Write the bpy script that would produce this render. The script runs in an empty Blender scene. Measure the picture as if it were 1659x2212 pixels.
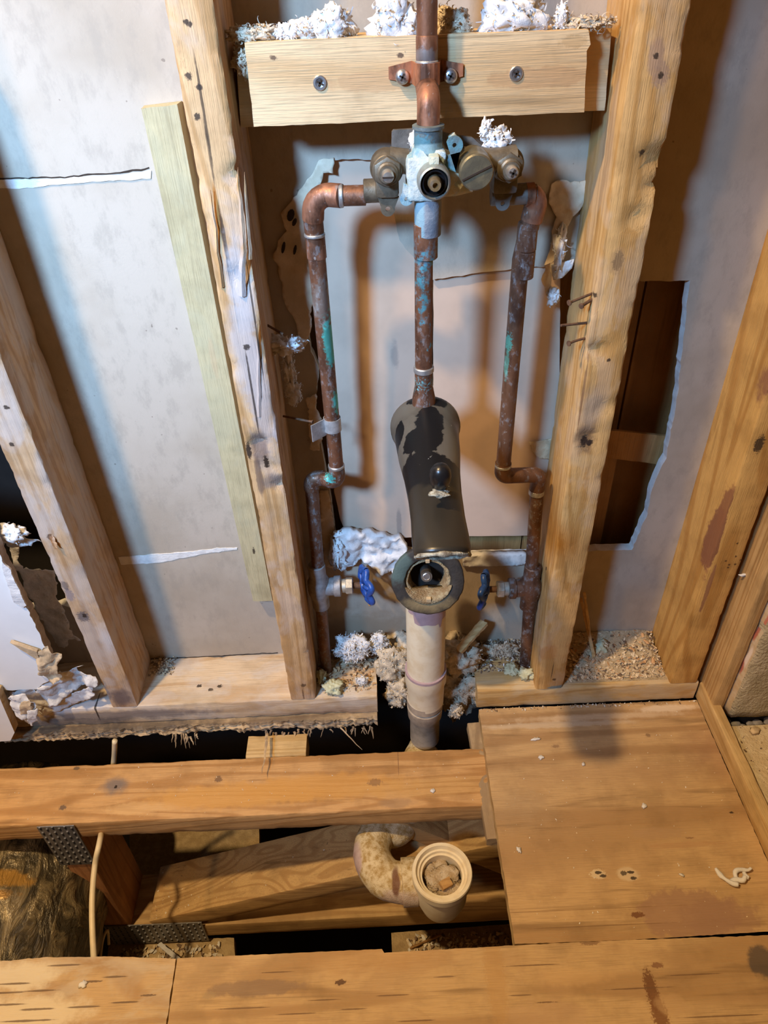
import bpy, bmesh, math, random
from mathutils import Vector, Matrix, Euler, noise
from mathutils.geometry import tessellate_polygon, delaunay_2d_cdt
PI = math.pi
sc = bpy.context.scene
COL = sc.collection
# ------------------------------------------------------------------ camera, world, lights, exposure
CAM = Vector((0.0, -0.66503, 0.90542))
ROT = Euler((math.radians(51.59373), math.radians(1.89551), math.radians(-1.52897)), 'XYZ')
FPX = 1574.8
cd = bpy.data.cameras.new('camera'); cam = bpy.data.objects.new('camera', cd); COL.objects.link(cam)
cam.location = CAM; cam.rotation_euler = ROT
cd.sensor_fit = 'VERTICAL'; cd.sensor_height = 36.0; cd.lens = 36.0 * FPX / 2212.0; cd.clip_start = 0.02
sc.camera = cam
sc.view_settings.view_transform = 'Standard'; sc.view_settings.look = 'None'
sc.view_settings.gamma = 1.0; sc.view_settings.exposure = 0.10
sc.view_settings.use_curve_mapping = False
w = bpy.data.worlds.new('world'); sc.world = w; w.use_nodes = True
w.node_tree.nodes['Background'].inputs[0].default_value = (1.0, 0.46, 0.13, 1)
w.node_tree.nodes['Background'].inputs[1].default_value = 0.085

def area(name, loc, target, size, power, color):
    ld = bpy.data.lights.new(name, 'AREA'); ld.shape = 'DISK'; ld.size = size; ld.energy = power; ld.color = color
    o = bpy.data.objects.new(name, ld); COL.objects.link(o); o.location = loc
    o.rotation_euler = (Vector(target) - Vector(loc)).to_track_quat('-Z', 'Y').to_euler()
    return o
area('daylight_window_light', (-0.72, -1.12, 1.36), (-.27, .09, .68), 0.20, 5.9, (0.29, 0.57, 1.0)).data.spread = math.radians(57)
area('warm_vanity_light', (-1.2, -1.25, 1.75), (.1, .09, .45), 0.14, 9.5, (1.0, 0.60, 0.27))
area('ceiling_lamp_light', (-0.69, -0.55, 2.00), (0.1, -.1, 0), 0.07, 31.0, (1.0, 0.70, 0.36))

M3 = ROT.to_matrix()
def at(px, py, x=None, y=None, z=None):
    """point of the photographed surface x=, y= or z= seen at that place of the photograph"""
    d = M3 @ Vector(((px - 829.5) / FPX, -(py - 1106.0) / FPX, -1.0))
    if x is not None: t = (x - CAM.x) / d.x
    elif y is not None: t = (y - CAM.y) / d.y
    else: t = (z - CAM.z) / d.z
    return CAM + d * t
def N(v, s=1.0, o=0.0): return noise.noise(Vector((v[0] * s + o, v[1] * s + o * .7, v[2] * s - o * .3)))

# ------------------------------------------------------------------ materials
class G:
    def __init__(s, name):
        s.m = bpy.data.materials.new(name); s.m.use_nodes = True
        s.t = s.m.node_tree; s.b = s.t.nodes['Principled BSDF']; s.p = None
    def n(s, typ, **k):
        nd = s.t.nodes.new(typ)
        for a, b in k.items(): setattr(nd, a, b)
        return nd
    def link(s, a, b): s.t.links.new(a, b)
    def pos(s):
        if not s.p: s.p = s.n('ShaderNodeNewGeometry').outputs['Position']
        return s.p
    def mp(s, scale, loc=(0, 0, 0), rot=(0, 0, 0)):
        m = s.n('ShaderNodeMapping'); s.link(s.pos(), m.inputs[0])
        m.inputs['Scale'].default_value = scale; m.inputs['Location'].default_value = loc; m.inputs['Rotation'].default_value = rot
        return m.outputs[0]
    def noise(s, vec, scale, detail=3, rough=.55, dist=0):
        m = s.n('ShaderNodeTexNoise'); s.link(vec, m.inputs['Vector'])
        m.inputs['Scale'].default_value = scale; m.inputs['Detail'].default_value = detail
        m.inputs['Roughness'].default_value = rough; m.inputs['Distortion'].default_value = dist
        return m.outputs[0]
    def rng(s, v, a, b, c=0, d=1):
        m = s.n('ShaderNodeMapRange'); m.interpolation_type = 'SMOOTHSTEP'; s.link(v, m.inputs[0])
        for i, q in zip((1, 2, 3, 4), (a, b, c, d)): m.inputs[i].default_value = q
        return m.outputs[0]
    def mix(s, f, a, b, mode='MIX'):
        m = s.n('ShaderNodeMix', data_type='RGBA', blend_type=mode)
        for sock, q in ((m.inputs[0], f), (m.inputs[6], a), (m.inputs[7], b)):
            if isinstance(q, (int, float)): sock.default_value = q
            elif isinstance(q, tuple): sock.default_value = (*q[:3], 1)
            else: s.link(q, sock)
        return m.outputs[2]
    def math(s, op, a, b=None):
        m = s.n('ShaderNodeMath', operation=op)
        for i, q in enumerate((a, b)):
            if q is None: continue
            if isinstance(q, (int, float)): m.inputs[i].default_value = q
            else: s.link(q, m.inputs[i])
        return m.outputs[0]
    def spots(s, col, spots, jig=.5, jscale=60):
        """marks with a shape of their own: (centre, radii, colour, strength[, softness])"""
        if not spots: return col
        nz = s.noise(s.pos(), jscale, 5, .65); nsm = s.noise(s.pos(), 430, 4, .6)
        for sp in spots:
            c, r, k, a = sp[:4]; r = r if isinstance(r, tuple) else (r, r, r); soft = sp[4] if len(sp) > 4 else .35
            v1 = s.n('ShaderNodeVectorMath', operation='SUBTRACT'); s.link(s.pos(), v1.inputs[0]); v1.inputs[1].default_value = c
            v2 = s.n('ShaderNodeVectorMath', operation='DIVIDE'); s.link(v1.outputs[0], v2.inputs[0]); v2.inputs[1].default_value = r
            v3 = s.n('ShaderNodeVectorMath', operation='LENGTH'); s.link(v2.outputs[0], v3.inputs[0])
            small = max(r[0], r[2] if abs(r[1]) >= r[0] else r[1]) < .0125
            d = s.math('ADD', v3.outputs['Value'], s.math('MULTIPLY', s.math('SUBTRACT', nsm if small else nz, .5), jig * (3.6 if small else 2.6)))
            f = s.rng(d, 1 - soft, 1 + soft * .4, a, 0)
            col = s.mix(f, col, k)
        return col
    def out(s, col, rough=.7, metal=0, bump=None, bs=.3, bd=.001, spec=None):
        b = s.b
        if isinstance(col, tuple): b.inputs['Base Color'].default_value = (*col, 1)
        else: s.link(col, b.inputs['Base Color'])
        for nm, q in (('Roughness', rough), ('Metallic', metal)):
            if isinstance(q, (int, float)): b.inputs[nm].default_value = q
            else: s.link(q, b.inputs[nm])
        if spec is not None: b.inputs['Specular IOR Level'].default_value = spec
        if bump is not None:
            n = s.n('ShaderNodeBump'); n.inputs['Strength'].default_value = bs; n.inputs['Distance'].default_value = bd
            s.link(bump, n.inputs['Height']); s.link(n.outputs[0], b.inputs['Normal'])
        return s.m
SEED = [0]
def wood(name, light, dark, axis='z', spots=(), stain=None, stain_amt=0.0, grain=1.0, rough=.62, contrast=1.0, ringscale=1.0, wear=None):
    """plain sawn softwood: rings along the grain axis, fine fibres, optional weathering"""
    g = G(name); SEED[0] += 1; sd = SEED[0] * 3.17
    s = {'x': (.07, 1, 1), 'y': (1, .07, 1), 'z': (1, 1, .07)}[axis]
    v = g.mp(s, (sd, sd * .6, -sd))
    big = g.noise(v, 9 * ringscale, 2, .5, 1.2)
    w1 = g.n('ShaderNodeMath', operation='SINE')
    g.link(g.math('MULTIPLY', big, 85.0 * grain), w1.inputs[0])
    ring = g.rng(w1.outputs[0], -.2, 1.0, 0, 1)
    s2 = {'x': (.03, 1, 1), 'y': (1, .03, 1), 'z': (1, 1, .03)}[axis]
    fib = g.noise(g.mp(s2, (sd, sd, sd)), 900, 3, .6)
    col = g.mix(g.math('MULTIPLY', ring, .80 * contrast), light, dark)
    mid = tuple(c * .72 for c in light)
    col = g.mix(g.rng(fib, .45, .7, 0, .7), col, mid)
    blot = g.noise(g.mp((1, 1, 1), (sd, 0, sd)), 22, 4, .6)
    col = g.mix(g.rng(blot, .42, .7, 0, .35), col, tuple(c * .55 for c in dark))
    streak = g.noise(g.mp(s, (0, sd, 2 * sd)), 60, 3, .65, .4)
    col = g.mix(g.rng(streak, .56, .74, 0, .6), col, tuple(c * .5 for c in dark))
    if stain:
        sm = g.noise(g.mp(tuple(.45 if q == .07 else q for q in s), (sd, sd, 0)), 26, 4, .65, .6)
        col = g.mix(g.rng(sm, .5 - stain_amt * .3, .62, 0, min(1, .35 + stain_amt * .6)), col, stain)
    col = g.spots(col, spots)
    h = g.math('ADD', g.math('MULTIPLY', fib, .5), g.math('ADD', g.math('MULTIPLY', ring, .15), g.math('MULTIPLY', blot, .8)))
    return g.out(col, rough, 0, h, .8, .0016, .3)
def plain(name, c, rough=.6, metal=0, var=.25, scale=60, bump=.2, c2=None, spots=(), spec=None, bd=.0008, jig=.5):
    g = G(name); nz = g.noise(g.pos(), scale, 4, .6)
    k = c2 or tuple(q * (1 - var) for q in c)
    col = g.mix(g.rng(nz, .38, .68), c, k)
    col = g.spots(col, spots, jig)
    return g.out(col, rough, metal, g.noise(g.pos(), scale * 5, 3, .6), bump, bd, spec)
def copper(name, patina=.0, grime=.35, spots=(), base=(.24, .11, .06), dust=.15):
    g = G(name)
    n1 = g.noise(g.mp((1, 1, .35)), 70, 5, .65)
    col = g.mix(g.rng(n1, .40, .68, 0, 1), base, (.10, .048, .03))
    n2 = g.noise(g.mp((1, 1, .6), (3, 1, 2)), 130, 5, .7)
    gr = g.rng(n2, .62 - grime * .25, .72 - grime * .15, 0, .8)
    col = g.mix(gr, col, (.20, .19, .19))
    n3 = g.noise(g.mp((1, 1, .4), (7, 2, 5)), 110, 5, .7)
    pm = g.rng(n3, .74 - patina * .32, .78 - patina * .26)
    col = g.mix(pm, col, (.09, .30, .33))
    n4 = g.noise(g.mp((1, 1, 1), (1, 9, 5)), 190, 4, .7)
    col = g.mix(g.rng(n4, .66 - dust * .2, .74 - dust * .2, 0, .6), col, (.5, .47, .43))
    col = g.spots(col, spots, .9, 160)
    met = g.math('SUBTRACT', .55, g.math('MULTIPLY', g.math('MAXIMUM', pm, gr), .55))
    return g.out(col, g.rng(n2, .3, .7, .38, .7), met, n2, .35, .0008, .4)

WOODS = {}
PINE = (.60, .37, .175); PINE_D = (.42, .215, .075)
DRY = G('drywall_paper')
_n = DRY.noise(DRY.pos(), 7, 4, .6); _m = DRY.noise(DRY.mp((1, 1, .5)), 55, 5, .7); _f = DRY.noise(DRY.pos(), 420, 3, .6)
_c = DRY.mix(DRY.rng(_n, .35, .65), (.48, .40, .31), (.40, .325, .24))
_c = DRY.mix(DRY.rng(_m, .46, .68, 0, .5), _c, (.34, .285, .22))
_c = DRY.mix(DRY.rng(_f, .70, .78, 0, .5), _c, (.60, .51, .40))
_v = DRY.noise(DRY.pos(), 150, 1, .4)
_c = DRY.mix(DRY.rng(_v, .80, .83, 0, .6), _c, (.16, .12, .09))
_c = DRY.spots(_c, [((-.13, .095, .13), (.12, .1, .1), (.40, .34, .27), .5, .9), ((-.05, .1, .08), (.1, .1, .05), (.30, .21, .13), .6, .6)])
M_dry = DRY.out(_c, .85, 0, _f, .25, .0006, .2)
M_panel = plain('patch_panel_paper', (.60, .43, .31), .8, 0, .14, 12, .15, spots=[((.02, .1, .28), (.004, .02, .03), (.25, .2, .17), .6), ((.02, .1, .53), (.006, .02, .02), (.25, .2, .17), .5), ((.10, .1, .68), (.03, .02, .02), (.3, .22, .15), .4)])
M_gyp = plain('white_gypsum', (.74, .71, .66), .9, 0, .16, 90, .5)
M_paper = plain('torn_brown_paper', (.60, .45, .28), .85, 0, .3, 60, .5, bd=.0015)
M_paper_w = plain('torn_grey_paper', (.76, .73, .70), .85, 0, .3, 45, .6, bd=.002)
M_fluff = plain('white_fluff', (.74, .72, .70), .95, 0, .12, 120, .6)
M_fluff_t = plain('tan_fluff', (.70, .58, .42), .95, 0, .35, 110, .7, bd=.002)
M_dark = plain('painted_cavity_shade', (.020, .015, .012), .95, 0, .3, 20, .1)  # near-black colour stands in for the shade inside holes and cavities
M_crack = plain('black_gap', (.035, .022, .014), .95, 0, .2, 40, .1)
M_zinc = plain('zinc_screw', (.62, .63, .64), .32, .9, .25, 200, .1)
M_galv = plain('galvanised_strap', (.55, .57, .58), .5, .6, .3, 110, .3)
M_rust = plain('rusty_nail', (.17, .09, .05), .8, .3, .45, 220, .5)
M_blue = plain('blue_enamel', (.022, .085, .36), .35, 0, .4, 140, .2, spots=[])
M_brass = plain('dull_brass', (.20, .165, .115), .48, .55, .4, 90, .25, spots=[((.0, .0, .70), (.02, .05, .012), (.15, .35, .38), .5)])
M_brass_g = plain('grey_brass', (.22, .20, .175), .5, .5, .4, 90, .3)
M_black = plain('black_plastic', (.012, .012, .013), .3, 0, .3, 90, .1)
M_verd = plain('verdigris_crust', (.56, .58, .52), .85, .0, .3, 75, .6, c2=(.20, .36, .42), bd=.0015)
M_verd_c = plain('cream_crust', (.66, .60, .42), .8, .05, .3, 80, .6, c2=(.40, .52, .48), bd=.0015)
M_pvc = plain('cream_plastic_pipe', (.80, .71, .52), .45, 0, .10, 50, .1, c2=(.72, .60, .40))
M_pvc_d = plain('dusty_cream_plastic', (.72, .61, .40), .6, 0, .3, 120, .5, c2=(.42, .28, .10), bd=.003, spots=[(tuple(at(765, 1860, z=-.10)), (.012, .03, .05), (.50, .36, .42), .7), (tuple(at(835, 1950, z=-.11)), (.05, .01, .04), (.52, .40, .40), .6), (tuple(at(855, 1905, z=-.09)), (.006, .02, .02), (.16, .06, .03), .9)])
M_purp = plain('purple_primer_plastic', (.42, .30, .32), .5, 0, .15, 60, .1)
M_grey_pvc = plain('grey_stained_plastic', (.46, .38, .29), .55, 0, .3, 70, .2)
M_cable = plain('cream_cable', (.72, .60, .38), .45, 0, .12, 60, .1)
M_plate = plain('galvanised_nail_plate', (.26, .26, .27), .45, .7, .3, 90, .2)
M_plate_d = plain('nail_plate_teeth_slot', (.015, .015, .015), .8, 0, .1, 50, .1)
M_white = plain('white_wall_paint', (.80, .82, .83), .45, 0, .04, 30, .08)
M_mortar = plain('mortar_render', (.40, .34, .22), .95, 0, .25, 45, .9, c2=(.50, .43, .30), bd=.004)
M_foam = plain('pale_green_foam', (.58, .58, .38), .7, 0, .25, 70, .3)
M_dirt = plain('dusty_floor', (.58, .45, .27), .95, 0, .4, 60, .8, c2=(.70, .58, .38), bd=.003)
M_pebble = plain('grey_stone', (.30, .27, .24), .9, 0, .4, 90, .4)

# ------------------------------------------------------------------ objects
def setp(o, label=None, cat=None, group=None, kind=None):
    if label: o['label'] = label
    if cat: o['category'] = cat
    if group: o['group'] = group
    if kind: o['kind'] = kind
    return o
def thing(name, label, cat, loc, group=None):
    o = bpy.data.objects.new(name, None); o.empty_display_size = .02; COL.objects.link(o)
    o.location = loc; return setp(o, label, cat, group)
def obj(name, bm, mats, parent=None, smooth=False, recalc=True):
    if recalc: bmesh.ops.recalc_face_normals(bm, faces=bm.faces[:])
    vs = [v.co for v in bm.verts]
    lo = Vector([min(v[i] for v in vs) for i in range(3)]); hi = Vector([max(v[i] for v in vs) for i in range(3)])
    c = Vector(((lo.x + hi.x) / 2, (lo.y + hi.y) / 2, lo.z))
    for v in bm.verts: v.co -= c
    me = bpy.data.meshes.new(name); bm.to_mesh(me); bm.free()
    for m in (mats if isinstance(mats, (list, tuple)) else [mats]): me.materials.append(m)
    if smooth:
        for p in me.polygons: p.use_smooth = True
        if smooth != 'all':
            try: me.set_sharp_from_angle(angle=math.radians(38))
            except Exception: pass
    o = bpy.data.objects.new(name, me); COL.objects.link(o)
    base = Vector((0, 0, 0)); q = parent
    while q: base += q.location; q = q.parent
    o.location = c - base
    if parent: o.parent = parent
    return o
def BM(): return bmesh.new()
def ringloft(bm, rings, cap=True, mi=0, close=True):
    R = [[bm.verts.new(p) for p in r] for r in rings]; n = len(R[0])
    for a, b in zip(R, R[1:]):
        for i in range(n if close else n - 1):
            f = bm.faces.new((a[i], a[(i + 1) % n], b[(i + 1) % n], b[i])); f.material_index = mi
    if cap and close:
        f = bm.faces.new(R[0][::-1]); f.material_index = mi
        f = bm.faces.new(R[-1]); f.material_index = mi
    return R
def box(bm, x0, x1, y0, y1, z0, z1, mi=0, bev=0.0, M=None):
    M = M or Matrix()
    r = bmesh.ops.create_cube(bm, size=1, matrix=Matrix.Translation(((x0 + x1) / 2, (y0 + y1) / 2, (z0 + z1) / 2)) @ Matrix.Diagonal((x1 - x0, y1 - y0, z1 - z0, 1)))
    vs = r['verts']
    if bev:
        es = list({e for v in vs for e in v.link_edges})
        q = bmesh.ops.bevel(bm, geom=es, offset=bev, segments=2, affect='EDGES', profile=.6)
        vs = list({v for f in q['faces'] for v in f.verts} | {v for v in vs if v.is_valid})
    fs = {f for v in vs if v.is_valid for f in v.link_faces}
    for f in fs: f.material_index = mi
    vv = {v for f in fs for v in f.verts}
    for v in vv: v.co = M @ v.co
    return bm
def profile(wx, wy, bev, n=4):
    """rounded rectangle outline centred on 0"""
    pts = []; hx, hy = wx / 2, wy / 2
    cs = [(hx - bev, -hy + bev, -90), (hx - bev, hy - bev, 0), (-hx + bev, hy - bev, 90), (-hx + bev, -hy + bev, 180)]
    for k, (cx, cy, a0) in enumerate(cs):
        for j in range(3):
            a = math.radians(a0 + 45 * j); pts.append((cx + bev * math.cos(a), cy + bev * math.sin(a)))
        nx, ny, na = cs[(k + 1) % 4]
        a = math.radians(a0 + 90); p = (cx + bev * math.cos(a), cy + bev * math.sin(a)); q = (nx + bev * math.cos(a), ny + bev * math.sin(a))
        for j in range(1, n): pts.append((p[0] + (q[0] - p[0]) * j / n, p[1] + (q[1] - p[1]) * j / n))
    return pts
def timber_bm(a, b, w, t, wdir, bev=.0022, amp=.0006, edge=.0, seg=None, seed=0, bm=None, cut=0.0, fn=None):
    """board from a to b; w across wdir, t across the third axis; worn edges and slightly wavy faces"""
    bm = bm or BM(); a = Vector(a); b = Vector(b); d = (b - a); L = d.length; d.normalize()
    W = Vector(wdir); W = (W - d * W.dot(d)).normalized(); T = d.cross(W)
    seg = seg or max(4, int(L / .010)); pr = profile(w, t, bev); rings = []
    for i in range(seg + 1):
        u = i / seg; c = a + d * (L * u); ring = []
        for (px, py) in pr:
            p = c + W * px + T * py
            o = (W * px + T * py).normalized()
            e = min(abs(abs(px) - w / 2), .01) + min(abs(abs(py) - t / 2), .01)
            corner = max(0, 1 - e / .007)
            k = amp * .6 * N(p, 30, seed) + amp * .5 * N((p.x, p.y, p.z), 160, seed) + amp * .4 * N(p, 420, seed)
            k -= edge * corner * max(0, N(p, 38, seed + 9) - .05 + .5 * N(p, 170, seed + 2)) * 1.2
            if cut and i in (0, seg): p = p + d * (N(p, 120, seed) * cut)
            p = p + o * k
            if fn: p = fn(p, u, px / w, py / t)
            ring.append(p)
        rings.append(ring)
    ringloft(bm, rings); return bm
def tube(bm, pts, r, seg=20, cap=True, mi=0, jit=0, sub=0, seed=0):
    pts = [Vector(p) for p in pts]
    if sub:
        q = []; 
        for i in range(len(pts) - 1):
            p0 = pts[max(i - 1, 0)]; p1 = pts[i]; p2 = pts[i + 1]; p3 = pts[min(i + 2, len(pts) - 1)]
            for j in range(sub):
                t = j / sub; q.append(.5 * ((2 * p1) + (p2 - p0) * t + (2 * p0 - 5 * p1 + 4 * p2 - p3) * t * t + (3 * p1 - p0 - 3 * p2 + p3) * t ** 3))
        q.append(pts[-1])
        if not isinstance(r, (int, float)):
            n = len(r); r = [r[min(int(k / sub), n - 2)] * (1 - (k / sub - min(int(k / sub), n - 2))) + r[min(int(k / sub) + 1, n - 1)] * (k / sub - min(int(k / sub), n - 2)) for k in range(len(q))]
        pts = q
    n = len(pts); rings = []; prev = None
    for i, p in enumerate(pts):
        d = (pts[min(i + 1, n - 1)] - pts[max(i - 1, 0)]).normalized()
        if prev is None:
            u = Vector((0, 0, 1)).cross(d)
            if u.length < .2: u = Vector((1, 0, 0)).cross(d)
        else: u = prev - d * prev.dot(d)
        u.normalize(); prev = u; v = d.cross(u)
        rr = r if isinstance(r, (int, float)) else r[i]
        ring = []
        for k in range(seg):
            a = 2 * PI * k / seg; o = u * math.cos(a) + v * math.sin(a); q = p + o * rr
            if jit: q += o * jit * N(q, 120, seed)
            ring.append(q)
        rings.append(ring)
    ringloft(bm, rings, cap, mi); return bm
def lathe(bm, origin, axis, prof, seg=32, mi=0, squash=None, cap=True, hexn=0, jit=0, up=None):
    """prof: (distance along axis, radius) pairs"""
    o = Vector(origin); A = Vector(axis).normalized(); U = Vector(up) if up else (Vector((0, 0, 1)) if abs(A.z) < .9 else Vector((1, 0, 0)))
    U = (U - A * U.dot(A)).normalized(); V = A.cross(U); n = hexn or seg; rings = []
    for d, r in prof:
        ring = []
        for k in range(n):
            a = 2 * PI * (k + .5) / n; q = o + A * d + (U * math.sin(a) * (squash or 1) + V * math.cos(a)) * max(r, 1e-5)
            if jit: q += (q - o).normalized() * jit * N(q, 150)
            ring.append(q)
        rings.append(ring)
    ringloft(bm, rings, cap, mi); return bm
def elbow(a, b, c, R, n=7):
    """polyline with a round bend of radius R at b"""
    a, b, c = Vector(a), Vector(b), Vector(c); u = (a - b).normalized(); v = (c - b).normalized()
    th = u.angle(v); t = R / math.tan(th / 2); P0 = b + u * t; P1 = b + v * t; cen = b + (u + v).normalized() * (R / math.sin(th / 2))
    out = []
    for i in range(n + 1):
        q = P0.lerp(P1, i / n) - cen; out.append(cen + q.normalized() * R)
    return out
def sheet(bm, loops, y0, y1, wob=0.0, seed=0, mi=(0, 1), plane='y', curl=None):
    """flat sheet from outline loops (outer, holes) in x,z (or x,y) between two depths; mi = faces, edges"""
    L = [[Vector((p[0], p[1], 0)) for p in lp] for lp in loops]
    flat = [p for lp in L for p in lp]; tris = tessellate_polygon(L)
    def P(p, d):
        k = wob * N((p.x, d * 3, p.y), 40, seed) + wob * .5 * N((p.x, 0, p.y), 130, seed)
        if curl: k += curl(p.x, p.y)
        return Vector((p.x, d + k, p.y)) if plane == 'y' else Vector((p.x, p.y, d + k))
    F = [bm.verts.new(P(p, y0)) for p in flat]; B = [bm.verts.new(P(p, y1)) for p in flat]
    for t in tris:
        try:
            f = bm.faces.new([F[i] for i in t]); f.material_index = mi[0]
            f = bm.faces.new([B[i] for i in t][::-1]); f.material_index = mi[0]
        except ValueError: pass
    k = 0
    for lp in L:
        n = len(lp)
        for i in range(n):
            a, b = k + i, k + (i + 1) % n
            f = bm.faces.new((F[a], F[b], B[b], B[a])); f.material_index = mi[1]
        k += n
    return bm
def ragged(pts, step=.006, amp=.002, seed=0, closed=True):
    out = []; n = len(pts)
    for i in range(n if closed else n - 1):
        a = Vector(pts[i]); b = Vector(pts[(i + 1) % n]); d = b - a; m = max(1, int(d.length / step)); nn = Vector((-d.y, d.x)).normalized() if d.length else Vector((0, 0))
        for j in range(m):
            p = a + d * (j / m)
            k = amp * (noise.noise(Vector((p.x * 90, p.y * 90, seed))) + .7 * noise.noise(Vector((p.x * 260, p.y * 260, seed + 5))))
            out.append(tuple(p + nn * k))
    if not closed: out.append(tuple(pts[-1]))
    return out
def pxy(pts, y): return [(q.x, q.z) for q in (at(a, b, y=y) for a, b in pts)]
def pxz(pts, z): return [(q.x, q.y) for q in (at(a, b, z=z) for a, b in pts)]
def densify_sub(bm, cuts=1):
    bmesh.ops.subdivide_edges(bm, edges=bm.edges[:], cuts=cuts, use_grid_fill=True)
def fluff_bm(c, s, seed, curls=30, sub=4, rough=.55, flat=1.0, ribbons=.5, bm=None):
    """clump of teased wadding: lumpy core with curled tufts and flakes"""
    rnd = random.Random(seed); bm = bm or BM(); c = Vector(c); s = Vector(s)
    b2 = BM(); bmesh.ops.create_icosphere(b2, subdivisions=sub, radius=1)
    for v in b2.verts:
        d = v.co.normalized(); k = 1 + rough * (noise.fractal(d * 1.7 + Vector((seed, 0, 0)), .9, 2.1, 5)) + .22 * noise.noise(d * 6 + Vector((0, seed, 0))) - .16 * abs(noise.noise(d * 13)) + .10 * noise.noise(d * 27)
        v.co = c + Vector((d.x * s.x, d.y * s.y, d.z * s.z)) * max(k, .25)
    me = bpy.data.meshes.new('t'); b2.to_mesh(me); b2.free(); bm.from_mesh(me); bpy.data.meshes.remove(me)
    for _ in range(int(curls * 2.4)):
        d = Vector((rnd.gauss(0, 1), rnd.gauss(0, 1) - .3, rnd.gauss(0, 1))).normalized()
        kk = max(.25, 1 + rough * (noise.fractal(d * 1.7 + Vector((seed, 0, 0)), .9, 2.1, 5)))
        p = c + Vector((d.x * s.x, d.y * s.y, d.z * s.z)) * kk * .95
        l = rnd.uniform(.25, .7) * min(max(s), .014); wd = rnd.uniform(.0003, .0010) * (1 + ribbons * rnd.random() * 2)
        tg = d.cross(Vector((rnd.gauss(0, 1), rnd.gauss(0, 1), rnd.gauss(0, 1)))).normalized(); dirn = (tg + d * rnd.uniform(-.1, .8)).normalized(); side = d.cross(dirn).normalized()
        prev = None; n = 8; ca = rnd.uniform(-.9, .9); cb = rnd.uniform(-.6, .3)
        for i in range(n + 1):
            t = i / n; ww = wd * (1 - t * .6) * (.6 + .7 * rnd.random()); a = bm.verts.new(p + side * ww); b = bm.verts.new(p - side * ww)
            if prev: bm.faces.new((prev[0], prev[1], b, a))
            prev = (a, b); p = p + dirn * (l / n); dirn = (Matrix.Rotation(ca, 3, d) @ Matrix.Rotation(cb, 3, side) @ dirn)
    return bm
def fluff(name, c, s, seed, label, cat='insulation', mat=None, group=None, parent=None, **k):
    o = obj(name, fluff_bm(c, s, seed, **k), mat or M_fluff, parent, smooth='all', recalc=False)
    if label: setp(o, label, cat, group)
    return o

# ================================================================== SETTING
# back wall: drywall of the next room seen from behind, one big cut hole and a dark hole at far left
hole = [(705, 345), (832, 345), (842, 420), (862, 520), (935, 604), (1060, 586), (1180, 574), (1290, 572), (1385, 607), (1490, 606),
        (1478, 720), (1460, 880), (1438, 990), (1410, 1050), (1398, 1110), (1365, 1188), (1290, 1190), (1136, 1200), (1010, 1203),
        (890, 1196), (800, 1172), (725, 1164), (716, 1080), (700, 1000), (690, 940), (680, 870), (690, 800), (672, 760), (665, 700), (683, 620), (680, 520), (665, 440), (690, 390)]
H1 = ragged(pxy(hole, .089), .005, .0014, 3)
H2 = ragged([(-.80, .16), (-.43, .16), (-.42, .30), (-.43, .52), (-.80, .52)], .01, .006, 8)
bm = BM(); sheet(bm, [[(-1.3, .0), (.80, .0), (.80, 1.6), (-1.3, 1.6)], H1, H2], .089, .103)
wall = obj('wall_back', bm, [M_dry, M_gyp]); setp(wall, kind='structure')
def crackline(pts, y, w, name, mat=M_crack, amp=.0008):
    P = pxy(pts, y); bm = BM(); up = []; dn = []
    Q = ragged(P, .004, amp * 1.5, 5, closed=False)
    for i, p in enumerate(Q):
        ww = w * (.6 + .8 * abs(noise.noise(Vector((p[0] * 120, p[1] * 120, 2))))); d = Vector(Q[min(i + 1, len(Q) - 1)]) - Vector(Q[max(i - 1, 0)]); n = Vector((-d.y, d.x)).normalized()
        up.append((p[0] + n.x * ww / 2, p[1] + n.y * ww / 2)); dn.append((p[0] - n.x * ww / 2, p[1] - n.y * ww / 2))
    sheet(bm, [up + dn[::-1]], y - .0004, y + .0004, mi=(0, 0)); return obj(name, bm, mat, wall)
def tape(poly, name, mat, label, y=.089, th=.0009, amp=.001):
    bm = BM(); sheet(bm, [ragged(pxy(poly, y), .004, amp, 2)], y - th, y + .0005, wob=.0003, mi=(0, 0)); o = obj(name, bm, mat, wall); o['label'] = label; return o
tape([(-40, 390), (0, 388), (120, 386), (190, 381), (260, 378), (326, 368), (326, 386), (200, 392), (60, 406), (-40, 408)], 'joint_tape', M_gyp, 'white exposed strip along drywall seam')
tape([(256, 1203), (320, 1198), (400, 1192), (470, 1184), (512, 1182), (512, 1186), (440, 1196), (370, 1210), (330, 1216), (262, 1219)], 'joint_tape', M_gyp, 'white exposed strip low on the drywall')
crackline([(-40, 387), (60, 384), (150, 383), (200, 376), (250, 374), (322, 362)], .0888, .0016, 'crack')
crackline([(600, 50), (680, 46), (730, 60)], .0888, .0012, 'crack')
crackline([(300, 1424), (450, 1418), (600, 1410)], .0888, .0016, 'crack')
# dark box added around the cavity to keep stray light out
bm = BM(); box(bm, -1.3, .8, .26, .27, -.75, 1.6); setp(obj('dark_box_back', bm, M_dark), kind='structure')
bm = BM(); box(bm, -1.3, .8, -.60, .27, -.77, -.75); setp(obj('dark_box_bottom', bm, M_dark), kind='structure')
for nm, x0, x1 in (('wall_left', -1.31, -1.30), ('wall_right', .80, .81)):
    bm = BM(); box(bm, x0, x1, -.60, .27, -.75, 0); setp(obj(nm + '_dark_box', bm, M_dark), kind='structure')

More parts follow.
